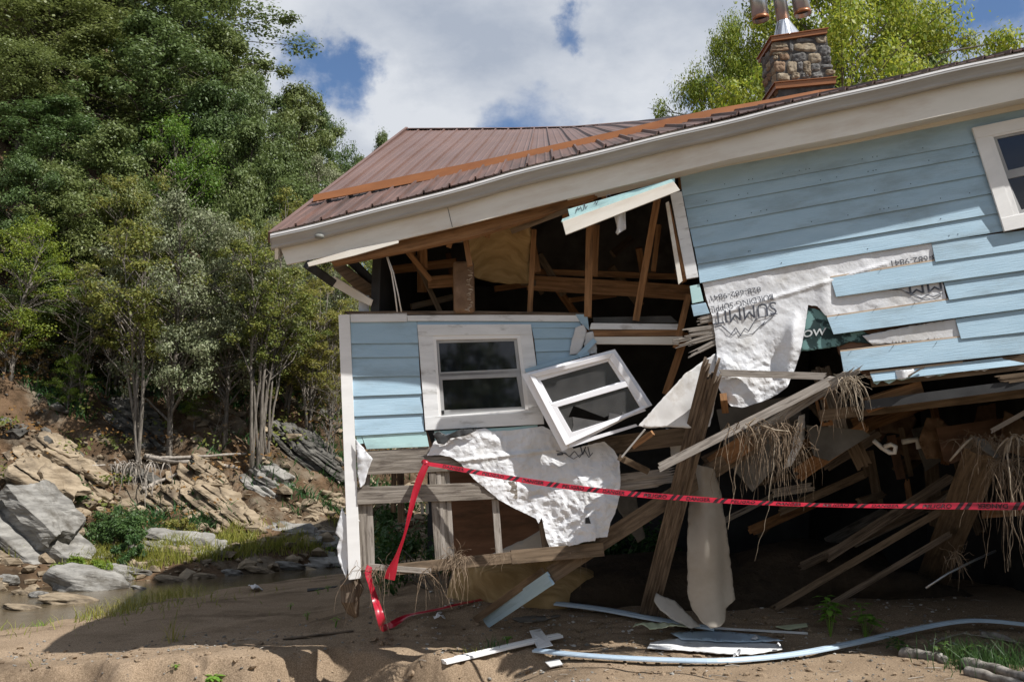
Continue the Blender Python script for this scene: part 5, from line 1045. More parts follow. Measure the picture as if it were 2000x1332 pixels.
ribbon([(P(724, 1106, 9.10), .2, .9), (P(719, 1118, 9.08), .5, .9), (P(724, 1140, 9.07), .8, .8), (P(733, 1170, 9.10), .6, .9), (P(742, 1200, 9.0), .4, 1.0), (P(748, 1222, 9.15), .6, 1.1), (G(753, 1233, .05), 1.0, 1.0), (G(765, 1229, .05), .6, 1.1), (G(780, 1220, .05), .5, .9), (G(800, 1208, .04), 1.1, .7), (G(850, 1196, .03), 1.1, .6), (G(900, 1184, .03), 1.1, .6), (G(960, 1172, .03), 1.1, .6), (G(1000, 1163, .03), 1.1, .6)], .076, 'danger_tape', 'red tape dropping from the corner studs and trailing back over the shaded sand')

# ================================================================== roots hanging from the wreck
def roots(x, y, Y, label, n, length, spread, mat='root', thick=.0032, bias=0, cloud=.5):
    mb = MB(); r2 = random.Random(int(x * 7 + y)); c = P(x, y, Y)
    for i in range(n):
        p = c + Vector((r2.gauss(0, spread), r2.gauss(0, spread * .5), r2.uniform(-.02, .05))); L = length * (r2.random() ** 1.5 * .9 + .12); m = max(5, int(L / .045)); pts = [p]; d = Vector((r2.uniform(-.5, .5) + bias, r2.uniform(-.5, .5), r2.uniform(-.3, .25)))
        for k in range(m):
            d = d * .62 + Vector((r2.gauss(0, .30), r2.gauss(0, .2), -.62)) * .38 + Vector((bias * .1, 0, 0)); d.normalize(); p = p + d * (L / m); pts.append(p.copy())
        r0 = thick * r2.uniform(.45, 1.5); mb.tube(pts, [r0 * (1 - .75 * k / m) for k in range(m + 1)], 4, cap=False)
    for i in range(int(n * cloud)):
        p = c + Vector((r2.gauss(0, spread * .8), r2.gauss(0, spread * .5), r2.gauss(0, .03))); pts = [p]; d = Vector((r2.gauss(0, 1), r2.gauss(0, 1), r2.gauss(0, .7))).normalized()
        for k in range(6): d = (d + Vector((r2.gauss(0, .5), r2.gauss(0, .5), r2.gauss(0, .4)))).normalized(); p = p + d * .03; pts.append(p.copy())
        mb.tube(pts, thick * .5, 4, cap=False)
    return tag(build(mb, 'root_clump', mat), label, 'roots')
roots(892, 1092, 9.05, 'thick bunch of pale roots hanging from the bottom plate under the clustered studs', 70, .42, .045, thick=.0035)
roots(735, 1112, 9.05, 'loose roots hanging beside the tape at the corner studs', 26, .62, .09, thick=.003)
roots(836, 1118, 9.10, 'few thin roots trailing under the bottom plate, left of the thick bunch', 14, .42, .06, thick=.003)
roots(980, 1085, 9.10, 'wispy roots on the bottom plate by the thin stud', 10, .26, .05, thick=.002)
roots(1135, 1085, 9.20, 'single thin root strand under the right end of the bottom plate', 4, .34, .03, thick=.002)
roots(1500, 836, 8.65, 'large root tangle hanging from the crossed planks in the middle of the wreck', 120, .75, .17, thick=.0036)
roots(1490, 850, 8.6, 'two long pale root strands hanging far below the large tangle', 3, 1.15, .06, 'pale_root', thick=.009, cloud=0)
roots(1545, 870, 8.75, 'thin roots hanging right of the large tangle', 24, .55, .08, thick=.003)
roots(1660, 745, 8.4, 'tight bunch of roots hanging from the plank tips below the siding', 60, .42, .045, 'pale_root', thick=.0028)
roots(1638, 760, 8.45, 'loose curling roots left of the tight bunch', 9, .7, .05, thick=.0032)
roots(1920, 858, 8.85, 'root mat draped over the leaning timber top', 60, .35, .16, thick=.003)
roots(1965, 905, 8.8, 'long root curtain hanging at the right side of the leaning timber', 90, 1.1, .10, thick=.0035)
roots(1985, 860, 8.7, 'thick pale roots at the right picture edge', 8, 1.3, .05, 'pale_root', thick=.008)
roots(1865, 1085, 9.4, 'small root tuft low in the dark by the leaning timber', 24, .4, .035, thick=.003)
mb = MB(); mb.tube([P(1465, 826, 8.6), P(1490, 832, 8.55), P(1515, 840, 8.5), P(1540, 842, 8.5)], [.009, .009, .008, .005], 6); tag(build(mb, 'stick', 'pale_root', None, True), 'bare pale stick lying across the large root tangle', 'stick')
mb = MB(); mb.tube([P(1450, 836, 8.6), P(1462, 828, 8.55), P(1476, 816, 8.5)], [.006, .009, .006], 6); tag(build(mb, 'stick', 'pale_root', None, True), 'short pale stick tip left of the bare stick', 'stick')
mb = MB(); mb.tube([P(1855, 900, 8.8), P(1868, 885, 8.8), P(1885, 866, 8.8), P(1898, 855, 8.8)], [.008, .012, .012, .008], 6); tag(build(mb, 'stick', 'pale_root', None, True), 'crooked pale stick left of the root mat', 'stick')
mb = MB(); c = [P(682, 1132, 9.25), P(688, 1150, 9.28), P(684, 1172, 9.25), P(690, 1192, 9.3), P(697, 1205, 9.3)]; mb.tube(c, [.09, .11, .085, .06, .02], 8); tag(build(mb, 'rotten_post_end', 'old_post'), 'dark rotten post end hanging beneath the white corner board', 'post')
# blue tarp and chain gleam in the shade on the right
mb = MB(); mb.tube([P(1808, 1148, 9.6), P(1850, 1120, 9.6), P(1900, 1095, 9.7), P(1945, 1075, 9.8)], .012, 6); tag(build(mb, 'wire', 'steel', None, True), 'glinting metal wire low in the dark on the right', 'wire')
# ================================================================== trees
def leaves(centers, radii, per, size, seed, flat=.62, up=.55, aspect=.6, shell=.45):
    g = np.random.default_rng(seed); n = len(centers); C = np.repeat(np.asarray(centers), per, 0); Rr = np.repeat(np.asarray(radii), per)
    d = g.normal(size=(n * per, 3)); d /= np.linalg.norm(d, axis=1, keepdims=True); r = (shell + (1 - shell) * g.random(n * per)) ** .8
    r = r * (1 + .25 * g.normal(size=n * per)); off = d * (Rr * r)[:, None]; off[:, 2] *= flat
    c = C + off; nr = d * .7 + g.normal(size=d.shape) * .42; nr[:, 2] += up; nr /= np.linalg.norm(nr, axis=1, keepdims=True)
    t = np.cross(nr, g.normal(size=nr.shape)); t /= np.linalg.norm(t, axis=1, keepdims=True); b = np.cross(nr, t); s = size * (.6 + .8 * g.random(n * per))[:, None]
    dr = np.array([0, 0, -1.0]) * s * .18
    V = np.stack([c - t * s * .5, c + b * s * aspect * .5 + dr * .3, c + t * s * .5 + dr, c - b * s * aspect * .5 + dr * .3], 1).reshape(-1, 3)
    return V, np.arange(len(V)).reshape(-1, 4)
def make_tree(name, label, cat_, loc, seed, H=10., Rc=3., base=.3, ncl=60, per=380, lsize=.10, leaf='oak_leaf', bark='bark_dark', trunks=1, lean=.05, clr=(.22, .40), group=None, sparse=0, profile=None, twigs=0, up=.55):
    r2 = random.Random(seed); root = thing(name, label, cat_, loc, group); tm = MB(); cs, rs = [], []; k = 0
    prof = profile or (lambda f: math.sin(math.pi * min(1, .12 + .88 * f)) ** .6 if f < 1 else .1)
    axes = []
    for q in range(trunks):
        a = r2.random() * 6.28; bx = Vector((math.cos(a), math.sin(a), 0)) * (.16 * Rc * (trunks > 1) * .5); p = bx.copy(); d = Vector((r2.gauss(0, lean), r2.gauss(0, lean), 1)) + bx * .25; pts = [p - Vector((0, 0, .6))]
        for i in range(9): d = Vector((d.x * .95 + r2.gauss(0, .045), d.y * .95 + r2.gauss(0, .045), 1)); p = p + d * (H * .92 / 9); pts.append(p.copy())
        r0 = (.015 * H if trunks == 1 else .0075 * H) * r2.uniform(.8, 1.15); tm.tube(pts, [r0 * (1.25 if i == 0 else 1 - .88 * i / 9) for i in range(10)], 8); axes.append(pts)
    for i in range(ncl):
        f = (i + r2.random()) / ncl; zf = base + (1 - base) * f; pts = axes[i % trunks]; z = zf * H * .97
        a = r2.random() * 6.283; rad = Rc * prof(f) * (r2.random() ** .55) * (1 + .38 * math.sin(a * 2 + zf * 9 + seed) * math.sin(a * 3 - zf * 5)) * r2.uniform(.8, 1.2); ti = max(0, min(8.999, (zf - .10 - .10 * r2.random()) * 9 / .92)); j = int(ti) + 0; ax0 = pts[min(j, 8)].lerp(pts[min(j + 1, 9)], ti - int(ti))
        c = Vector((pts[min(j, 9)].x + math.cos(a) * rad, pts[min(j, 9)].y + math.sin(a) * rad, z)); rr = Rc * r2.uniform(*clr)
        cs.append(tuple(c)); rs.append(rr); mid = ax0.lerp(c, .5) + Vector((r2.gauss(0, .15), r2.gauss(0, .15), .12 * rad)); b0 = .020 * H * .28 * (1.1 - zf)
        tm.tube([ax0, mid, c, c + (c - mid) * .4], [b0 + .01, b0 * .6 + .008, .010, .004], 5, cap=False)
        for t in range(twigs):
            e = c + Vector((r2.gauss(0, rr * .6), r2.gauss(0, rr * .6), r2.gauss(0.1, rr * .4))); m2 = mid.lerp(c, r2.random()); tm.tube([m2, m2.lerp(e, .5) + Vector((0, 0, .05)), e], [.012, .008, .003], 4, cap=False)
    tm.v = [Vector(p) + Vector(loc) for p in tm.v]; t = build(tm, 'trunk', bark, root, True)
    if per:
        V, Q = leaves(cs, rs, per, lsize, seed, up=up); fastmesh('crown', V, Q, leaf, root, loc)
    return root
def copy_thing(src, loc, rz, sc, label):
    r = src.copy(); COL.objects.link(r); r.location = loc; r.rotation_euler = (0, 0, rz); r.scale = sc; r['label'] = label
    for ch in src.children: c = ch.copy(); COL.objects.link(c); c.parent = r
    return r
KIND = {
    'oak': dict(name='oak_tree', H=10, Rc=3.2, base=.25, ncl=90, per=300, lsize=.15, leaf='oak_leaf', clr=(.13, .31)),
    'oak_b': dict(name='oak_tree', H=10, Rc=3.0, base=.32, ncl=76, per=300, lsize=.155, leaf='oak_leaf', clr=(.15, .28)),
    'pale': dict(name='pale_tree', H=10, Rc=3.0, base=.28, ncl=80, per=240, lsize=.11, leaf='pale_leaf', bark='bark_grey', clr=(.13, .27), twigs=2, up=.3),
    'slim': dict(name='slender_tree', H=10, Rc=2.0, base=.30, ncl=64, per=170, lsize=.115, leaf='yellow_leaf', bark='bark_grey', trunks=4, clr=(.14, .30), twigs=2),
    'clump': dict(name='slender_tree', H=10, Rc=2.0, base=.50, ncl=60, per=150, lsize=.115, leaf='yellow_leaf', bark='bark_grey', trunks=5, clr=(.12, .28), twigs=2, lean=.09),
    'lime': dict(name='lime_green_tree', H=10, Rc=3.2, base=.2, ncl=64, per=170, lsize=.125, leaf='lime_leaf', bark='bark_grey', clr=(.14, .28), twigs=1),
    'bare': dict(name='bare_tree', H=10, Rc=2.4, base=.3, ncl=44, per=10, lsize=.09, leaf='rust_leaf', bark='bark_grey', clr=(.15, .3), twigs=6, trunks=2),
    'rust': dict(name='autumn_sapling', H=10, Rc=2.2, base=.25, ncl=40, per=90, lsize=.13, leaf='rust_leaf', bark='bark_grey', clr=(.16, .3), twigs=2),
    'box': dict(name='box_elder_tree', H=10, Rc=3.0, base=.34, ncl=120, per=620, lsize=.072, leaf='box_elder_leaf', bark='bark_grey', clr=(.11, .24), twigs=1, up=.35, profile=lambda f: (1 - f ** 3) ** .5 * .95 + .1),
}
GROUP = {'clump': 'slender trees above the rocks', 'oak': 'oaks on the hillside', 'oak_b': 'oaks on the hillside', 'pale': 'pale trees on the hillside', 'slim': 'slender trees above the rocks', 'lime': 'lime green trees at the left edge', 'bare': 'bare trees on the slope', 'rust': 'autumn saplings on the slope', 'box': 'yellow green trees behind the house'}
PROTO = {}
def plant_tree(kind, loc, top, wid, label, seed=None):
    k = KIND[kind]; loc = Vector(loc); h = max(1.5, top - loc.z); sx = wid / (2.25 * k['Rc']); rz = rnd.random() * 6.28
    if kind not in PROTO:
        q = {a: b for a, b in k.items() if a != 'name'}; t = make_tree(k['name'], label, 'tree', tuple(loc), sum(map(ord, kind)), group=GROUP[kind], **q); PROTO[kind] = t; t.rotation_euler = (0, 0, rz); t.scale = (sx, sx, h / 10); return t
    return copy_thing(PROTO[kind], loc, rz, (sx, sx, h / 10), label)
def tree_at(kind, px, Y, toppy, wpx, label):       # a tree at distance Y on the hill
    p = P(px, 800, Y); loc = Vector((p.x, Y, float(hill_h(p.x, Y)) - .1)); plant_tree(kind, loc, P(px, toppy, Y).z, wpx / F_PX * Y, label)
def tree_on(kind, px, basepy, toppy, wpx, label):  # a tree whose foot is seen
    b = HILL(px, basepy); plant_tree(kind, (b.x, b.y, float(hill_h(b.x, b.y)) - .1), P(px, toppy, b.y).z, wpx / F_PX * b.y, label)
for a in (
    ('oak', 20, 41, -260, 520, 'dark oak filling the top left corner of the hillside'), ('oak_b', 190, 42, -240, 460, 'tall dark oak at the top of the hill, second from the left edge'), ('oak', 330, 41, -70, 380, 'dark oak under the first cloud gap on the skyline'),
    ('oak_b', 415, 39, 55, 260, 'oak whose crown steps down the skyline right of the tallest oaks'), ('oak', 470, 37, 140, 190, 'small oak on the skyline with an uneven right edge'), ('oak_b', 575, 43, 165, 200, 'open crowned oak on the skyline against the blue gap'), ('oak', 620, 45, 215, 140, 'last big oak on the skyline before the roof'),
    ('oak_b', 690, 46, 300, 130, 'small rounded oak just left of the roof edge'), ('oak', 738, 50, 255, 95, 'lone green treetop showing above the left roof slope'), ('oak_b', 30, 36, -40, 420, 'broad oak at the left edge, middle of the slope'),
    ('oak', 130, 35, 60, 340, 'oak with a lumpy crown below the top left trees'), ('oak_b', 260, 35, 40, 340, 'oak high on the slope above the light green crown'), ('oak', 390, 34, 160, 260, 'oak in the middle of the slope under the skyline step'),
    ('oak_b', 60, 31, 190, 300, 'dark oak with shaded gaps, left side of the slope'), ('oak', 190, 30, 240, 280, 'oak above the bare grey branches'), ('lime', 330, 31, 215, 270, 'brighter green crown in the middle of the hillside'), ('oak_b', 460, 33, 235, 240, 'oak right of the brighter green crown'),
    ('oak', 540, 35, 270, 200, 'shaded oak beneath the open crowned skyline oak'), ('pale', 610, 38, 300, 180, 'thin greyish tree between the last skyline oaks'), ('oak_b', 650, 36, 360, 150, 'oak partly hidden by the left roof corner'), ('slim', 560, 31, 380, 190, 'yellowish tree left of the gutter end'),
    ('pale', 600, 30, 430, 170, 'grey green tree right beside the gutter end'), ('oak', 470, 29, 340, 190, 'dark crown behind the pale grey tree'), ('oak_b', 110, 28, 330, 260, 'dark shaded oak behind the bare twiggy tree'), ('oak', 240, 28, 350, 220, 'dark oak left of the pale grey tree'),
    ('slim', 640, 30, 480, 150, 'yellow green tree in front of the left house corner, farther back'), ('oak_b', 20, 27, 300, 200, 'dark oak behind the lime green branches at the left edge'), ('slim', 700, 33, 470, 140, 'yellow green tree seen below the broken soffit'), ('pale', 520, 28, 420, 160, 'pale tree between the pale grey tree and the gutter end'),
    ('oak', 0, 33, 80, 300, 'oak cut by the left picture edge halfway up'), ('oak_b', 540, 48, 190, 170, 'oak deep behind the skyline gap'), ('oak', 760, 60, 330, 150, 'oak top almost hidden behind the roof slope'), ('slim', 735, 30, 640, 130, 'low yellow green tree behind the fallen wall studs')): tree_at(*a)
for a in (('pale', 330, 905, 370, 320, 'large pale grey green tree in front of the dark oaks'), ('pale', 440, 860, 430, 250, 'second pale grey tree overlapping the large one on its right'), ('clump', 275, 940, 430, 250, 'cluster of slim grey trunks rising from the rock face'), ('clump', 500, 908, 430, 220, 'slim leaning trunks with yellow green leaves above the round boulder'),
          ('clump', 518, 912, 520, 170, 'slim trunk pair with yellow leaves just right of the leaning trunks'), ('slim', 605, 840, 540, 190, 'yellow green tree at the right end of the slope by the house'), ('slim', 645, 860, 600, 110, 'small yellow tree touching the white corner board'),
          ('lime', 20, 740, 420, 260, 'lime green tree spreading layered branches at the left edge'), ('lime', 85, 720, 500, 170, 'smaller lime green tree right of the layered branches'), ('bare', 150, 795, 520, 210, 'bare twiggy grey tree on the shaded slope'), ('bare', 205, 770, 560, 150, 'thin leafless tree behind the bare twiggy one'), ('bare', 640, 900, 720, 130, 'low leafless brush by the white corner board'),
          ('rust', 5, 740, 620, 90, 'orange leaved sapling at the left edge'), ('rust', 70, 760, 660, 70, 'yellow orange sapling right of the left edge sapling'), ('slim', 228, 770, 330, 170, 'tall dark trunk standing on the rock ledge'), ('slim', 400, 745, 560, 220, 'low yellow green sapling mass under the pale trees'), ('rust', 420, 800, 730, 70, 'orange sapling under the pale trees'), ('slim', 560, 800, 600, 150, 'low yellow sapling left of the house'),
          ('slim', 150, 735, 560, 220, 'yellow green understory behind the bare twiggy tree'), ('oak_b', 250, 730, 520, 190, 'green understory behind the tall dark trunk'), ('slim', 350, 735, 520, 240, 'yellow green thicket filling the gap under the pale trees'), ('slim', 470, 760, 600, 190, 'green thicket left of the leaning trunks'), ('slim', 620, 790, 580, 200, 'yellow green thicket at the right end of the slope'), ('oak', 90, 740, 520, 240, 'dark bush mass behind the orange saplings'), ('bare', 420, 880, 760, 100, 'small leafless sapling among the rocks'), ('lime', 130, 800, 690, 100, 'low green bush on the brown slope'), ('lime', 380, 830, 750, 100, 'low green bush behind the fallen logs'), ('slim', 330, 750, 560, 170, 'yellowish understory tree behind the trunk cluster')): tree_on(*a)
# behind the house
for px, Y, t, w, l, k in ((1805, 23, -190, 680, 'big yellow green tree behind the chimney', 'box'), (1965, 25, -10, 430, 'yellow green tree above the right end of the gutter', 'box'), (1525, 22, 35, 280, 'yellow green tree left of the chimney', 'box'), (1620, 24, 45, 300, 'yellow green crown just right of the chimney', 'box'), (1985, 27, 45, 240, 'darker green treetop at the right picture edge', 'oak')):
    p = P(px, 700, Y); plant_tree(k, (p.x, Y + 4.5, -.2), P(px, t, Y + 4.5).z, w / F_PX * (Y + 4.5), l)
# ================================================================== rocks
ROUGH = bpy.data.textures.new('rough', 'CLOUDS'); ROUGH.noise_scale = .22; ROUGH.noise_depth = 4
def slabs(loc, size, seed, dip, n, mat, label, name='rock_outcrop', group='layered rock outcrops on the bank'):
    """bedding planes stacked and tipped down to the right"""
    r2 = random.Random(seed); L, D, Hh = size; mb = MB(); ca, sa = math.cos(dip), math.sin(dip); u = Vector((ca, 0, -sa)); v = Vector((.15, .97, .2)).normalized(); v = (v - u * v.dot(u)).normalized(); w = u.cross(v); w = w if w.z > 0 else -w; h = 0; c0 = Vector(loc)
    while h < Hh:
        th = r2.uniform(.25, 1.5) * Hh / (n * 1.4); f = 1 - .45 * (h / Hh); cx = r2.uniform(-.14, .14) * L - (h / Hh) * L * .05; cy = r2.uniform(-.05, .12) * D + h * .25; m = 13; top, bot = [], []
        for j in range(m):
            a = 2 * math.pi * j / m + r2.uniform(-.15, .15); q = r2.uniform(.66, 1.12); x = cx + math.copysign(abs(math.cos(a)) ** .7, math.cos(a)) * L / 2 * f * q; y = cy + math.copysign(abs(math.sin(a)) ** .7, math.sin(a)) * D / 2 * f * q; e = r2.uniform(-.03, .03) * Hh / n * 3
            bot.append(c0 + u * x + v * y + w * (h + e)); top.append(c0 + u * (x * r2.uniform(.93, 1)) + v * (y * r2.uniform(.92, 1)) + w * (h + th + e))
        k = len(mb.v); mb.v += bot + top
        for j in range(m): g = (j + 1) % m; mb.face((k + j, k + g, k + m + g, k + m + j))
        mb.face(range(k + m, k + 2 * m)); h += th * .93
    o = build(mb, name, mat); md = o.modifiers.new('bevel', 'BEVEL'); md.width = .012; md.segments = 1; md.limit_method = 'ANGLE'; s_ = o.modifiers.new('fine', 'SUBSURF'); s_.subdivision_type = 'SIMPLE'; s_.levels = s_.render_levels = 2; d_ = o.modifiers.new('rough', 'DISPLACE'); d_.texture = ROUGH; d_.texture_coords = 'GLOBAL'; d_.strength = .16; d_.mid_level = .5; return tag(o, label, 'rock', group)
for i, (px, py, L, D, H_, dip, n, mat, lb) in enumerate((
    (35, 1085, 2.9, 2.0, .95, .72, 3, 'rock_grey', 'big smooth pale rock slab at the left edge by the river'), (45, 985, 2.0, 1.6, 1.0, .55, 9, 'rock_tan', 'tan layered ledges above the big pale slab'), (85, 900, 1.7, 1.4, .6, .6, 7, 'rock_tan', 'upper tan ledge high at the left edge'), (150, 960, 1.5, 1.2, .7, .62, 7, 'rock_tan', 'tan ledge right of the left edge ledges'),
    (225, 830, 1.9, 1.4, .9, .5, 6, 'rock_dark', 'dark shaded rock under the tall trunk'), (300, 860, 1.6, 1.2, .7, .6, 6, 'rock_dark', 'dark rock face behind the slim trunk cluster'), (330, 985, 1.6, 1.3, .7, .58, 9, 'rock_tan', 'tan layered rock below the fallen logs'), (420, 1010, 2.4, 1.4, .75, .60, 11, 'rock_tan', 'long tan strata running down to the right in mid bank'), (395, 950, 2.2, 1.3, .7, .62, 9, 'rock_tan', 'tan strata just under the fallen logs'),
    (480, 1030, 1.9, 1.2, .5, .6, 8, 'rock_tan', 'tan strata ending near the flat grey rock'), (590, 895, 2.6, 1.3, .75, .68, 8, 'rock_dark', 'large dark leaning slab left of the house'), (520, 955, 1.5, 1.2, .6, .5, 4, 'rock_grey', 'rounded grey boulder beneath the leaning trunks'), (570, 930, 1.8, 1, .4, .6, 6, 'rock_tan', 'tan slab right of the rounded grey boulder'),
    (640, 985, 1.5, 1.2, .6, .35, 8, 'rock_tan', 'tan blocks beside the white corner board'), (600, 1000, 1.3, 1, .5, .4, 6, 'rock_tan', 'small tan ledge left of the tan blocks'), (370, 1075, 2.6, 1.5, .5, .16, 6, 'rock_grey', 'flat pale layered rock at the waterside, centre of the bank'), (570, 1050, 2.4, 1.4, .5, .12, 6, 'rock_grey', 'flat grey rock shelf near the house corner'),
    (595, 1098, 2.2, 1.2, .42, .16, 3, 'rock_grey', 'smooth pale waterside slab near the house corner'), (430, 1108, 1.5, 1.0, .3, .1, 3, 'rock_grey', 'low pale slab at the water edge, middle'), (170, 1090, 1.6, 1.0, .32, .05, 2, 'rock_grey', 'flat whitish slab left of the green shrub'), (740, 1010, 1.8, 1.2, .7, .4, 6, 'rock_tan', 'tan rock seen between the bare studs'), (690, 1060, 2, 1.2, .4, .2, 4, 'rock_grey', 'grey rock behind the white corner board'), (250, 930, 1.3, 1.1, .5, .6, 6, 'rock_dark', 'dark broken rock under the exposed roots'))):
    b = HILL(px, py); slabs((b.x, b.y + .35, b.z - .36), (L * 1.15, D * 1.15, H_ * 1.05), 100 + i, dip, n, mat, lb)
def boulder(name, seed, mat):
    bm = bmesh.new(); bmesh.ops.create_icosphere(bm, subdivisions=4, radius=1); v = np.array([x.co[:] for x in bm.verts]); f = np.array([[q.index for q in t.verts] for t in bm.faces]); bm.free()
    n = 1 + .28 * fbm(v[:, 0] * 1.1 + seed, v[:, 1] * 1.1, v[:, 2] * 1.1, 3, seed) ; q = v * n[:, None]; s = q[:, 2] * 5 + q[:, 0] * 1.6; q *= (1 + .035 * np.abs((s % 1) - .5) * 2)[:, None]; q += .02 * np.stack([fbm(v[:, 0] * 5, v[:, 1] * 5, v[:, 2] * 5, 3, seed + i) for i in range(3)], 1); q[:, 2] *= .55
    return q, f
bq = {}
def put_boulder(px, py, wpx, h, mat, label, on=None, group='boulders along the river', kind=None):
    b = on or HILL(px, py); w = wpx / F_PX * b.y; key = (mat, len(bq) % 3) if (mat, 0) in bq and (mat, 1) in bq and (mat, 2) in bq else (mat, sum(k[0] == mat for k in bq))
    loc = Vector((b.x, b.y + w * .1, b.z + h * w * .12))
    if key not in bq: q, f = boulder('b', len(bq) * 7 + 3, mat); o = fastmesh('river_boulder', q, f, mat, None, loc, True); bq[key] = o
    else: o = bq[key].copy(); COL.objects.link(o)
    o.location = loc; o.rotation_euler = (rnd.uniform(-.1, .1), rnd.uniform(.0, .25), rnd.uniform(-.4, .4)); o.scale = (w * .5, w * .4, w * h); return tag(o, label, 'boulder', group)
for a in ((158, 1150, 150, .42, 'rock_grey', 'large dark streaked boulder standing in the shallows'), (235, 1128, 70, .5, 'rock_grey', 'rock behind the large streaked boulder'), (75, 1165, 40, .4, 'rock_grey', 'rounded rock left of the large streaked boulder'), (12, 1135, 40, .5, 'rock_grey', 'pale rock at the left edge of the water'), (40, 1160, 34, .4, 'rock_tan', 'tan stone at the left water edge'),
          (130, 1175, 110, .16, 'rock_tan', 'flat tan stone in front of the large streaked boulder'), (40, 1188, 70, .16, 'rock_tan', 'flat tan stone lowest at the left edge'), (330, 1135, 60, .3, 'rock_tan', 'tan pointed stone at the far water edge'), (395, 1128, 50, .3, 'rock_tan', 'brownish stone right of the tan pointed stone'), (450, 1122, 40, .4, 'rock_grey', 'small grey rock at the far water edge'), (500, 1115, 70, .22, 'rock_tan', 'low brown stone near the sand tongue'),
          (250, 1118, 90, .2, 'rock_grey', 'pale low stone behind the water'), (560, 1108, 60, .3, 'rock_grey', 'grey stone near the end of the sand'), (25, 850, 26, .7, 'rock_grey', 'pale block high on the brown slope'), (8, 825, 24, .7, 'rock_grey', 'pale block at the left edge of the brown slope'), (270, 1150, 30, .3, 'rock_grey', 'small stone in the water right of the large boulder')): put_boulder(*a)
# loose pebbles and pieces of rock nobody could count
g = np.random.default_rng(5); q0, f0 = boulder('p', 77, 'rock_tan'); idx = g.permutation(len(q0))
bm = bmesh.new(); bmesh.ops.create_icosphere(bm, subdivisions=1, radius=1); pv = np.array([x.co[:] for x in bm.verts]); pf = np.array([[k.index for k in t.verts] for t in bm.faces]); bm.free()
def scatter(name, n, xy, size, mat, hf, squash=.5, seed=1, kind='stuff'):
    g = np.random.default_rng(seed); X, Y = xy(g, n); Z = hf(X, Y); s = size[0] + (size[1] - size[0]) * g.random(n) ** 4
    V = pv[None] * (1 + .3 * g.normal(size=(n, len(pv), 1))) * s[:, None, None] * np.array([1, 1, squash]); a = g.random(n) * 6.28; c, d = np.cos(a)[:, None], np.sin(a)[:, None]
    V = np.stack([V[..., 0] * c - V[..., 1] * d * .7, V[..., 0] * d + V[..., 1] * c * .7, V[..., 2]], -1) + np.stack([X, Y, Z + s * .2], -1)[:, None]
    Q = (pf[None] + (np.arange(n) * len(pv))[:, None, None]).reshape(-1, 3); return tag(fastmesh(name, V.reshape(-1, 3), Q, mat), None, None, None, kind)
def along(d0, d1, t0=-3, t1=22):
    def f(g, n): t = t0 + (t1 - t0) * g.random(n); d = d0 + (d1 - d0) * g.random(n); return -10 + t * .7071 - d * .7071, 18.5 + t * .7071 + d * .7071
    return f
scatter('river_stones', 2600, along(-2.6, 1.6), (.03, .28), 'rock_tan', hill_h, .5, 3)
scatter('rock_rubble', 1500, along(1.2, 5.5), (.04, .30), 'rock_tan', hill_h, .5, 4)
scatter('slope_rubble', 900, along(4.5, 12), (.04, .34), 'rock_dark', hill_h, .5, 8)
scatter('sand_pebbles', 2600, lambda g, n: (g.uniform(-5, 5, n), 7.6 + 3.2 * g.random(n)), (.004, .022), 'rock_grey', g_h, .6, 5)
scatter('debris_crumbs', 700, lambda g, n: (g.uniform(-1, 5, n), 9.3 + 2.6 * g.random(n)), (.005, .03), 'pale_drywall', g_h, .4, 6)
scatter('sand_clods', 1500, lambda g, n: (g.uniform(-5, 5.5, n), 8.2 + 2.2 * g.random(n)), (.008, .045), 'sand', g_h, .5, 15)
g = np.random.default_rng(31); mbt = MB()
for i in range(240):             # splinters and twigs strewn on the sand
    x, y = g.uniform(-3.5, 5.2), g.uniform(8.0, 11.2); a = g.uniform(0, 6.28); L = .03 + .14 * g.random() ** 2; z = float(g_h(x, y)) + .008
    mbt.tube([(x, y, z), (x + math.cos(a) * L * .5, y + math.sin(a) * L * .5, z + .012 * g.random()), (x + math.cos(a) * L, y + math.sin(a) * L, z + .004)], .0018 + .003 * g.random(), 4, cap=False)
tag(build(mbt, 'splinters', 'dead_wood'), kind='stuff')
# grass along the water
def grass(name, n, xy, hf, h, w, mat, seed, lean=.35):
    g = np.random.default_rng(seed); X, Y = xy(g, n); Z = hf(X, Y); a = g.random(n) * 6.28; hh = h * (.4 + .9 * g.random(n)); dx, dy = np.cos(a), np.sin(a); lx, ly = g.normal(size=n) * lean * hh, g.normal(size=n) * lean * hh
    B = np.stack([X, Y, Z - .02], -1); Wd = np.stack([dx, dy, dx * 0], -1) * w * (.6 + .8 * g.random(n))[:, None]; Md = B + np.stack([lx * .35, ly * .35, hh * .6], -1); T = B + np.stack([lx, ly, hh], -1)
    V = np.stack([B - Wd, B + Wd, Md + Wd * .7, Md - Wd * .7, T + Wd * .1, T - Wd * .1], 1).reshape(-1, 3); k = np.arange(n)[:, None] * 6; Q = np.concatenate([k + np.array([[0, 1, 2, 3]]), k + np.array([[3, 2, 4, 5]])], 0)
    return tag(fastmesh(name, V, Q, mat), None, None, None, 'stuff')
def patchy(d0, d1, t0, t1, thr, sc=.6, seed=2):
    f0 = along(d0, d1, t0, t1)
    def f(g, n):
        X, Y = f0(g, n * 5); m = fbm(X * sc, Y * sc, 0, 3, seed) + .15 * g.normal(size=len(X)) > thr; X, Y = X[m], Y[m]
        return (X[:n], Y[:n]) if len(X) >= n else (np.resize(X, n), np.resize(Y, n))
    return f
grass('riverside_grass', 10000, patchy(-.5, 1.2, -2, 15, .10, .7), hill_h, .26, .009, 'grass_blade', 3)
grass('slope_weeds', 9000, patchy(1.5, 8, -2, 20, .25, .5, 9), hill_h, .30, .02, 'shrub_leaf', 4, .8)
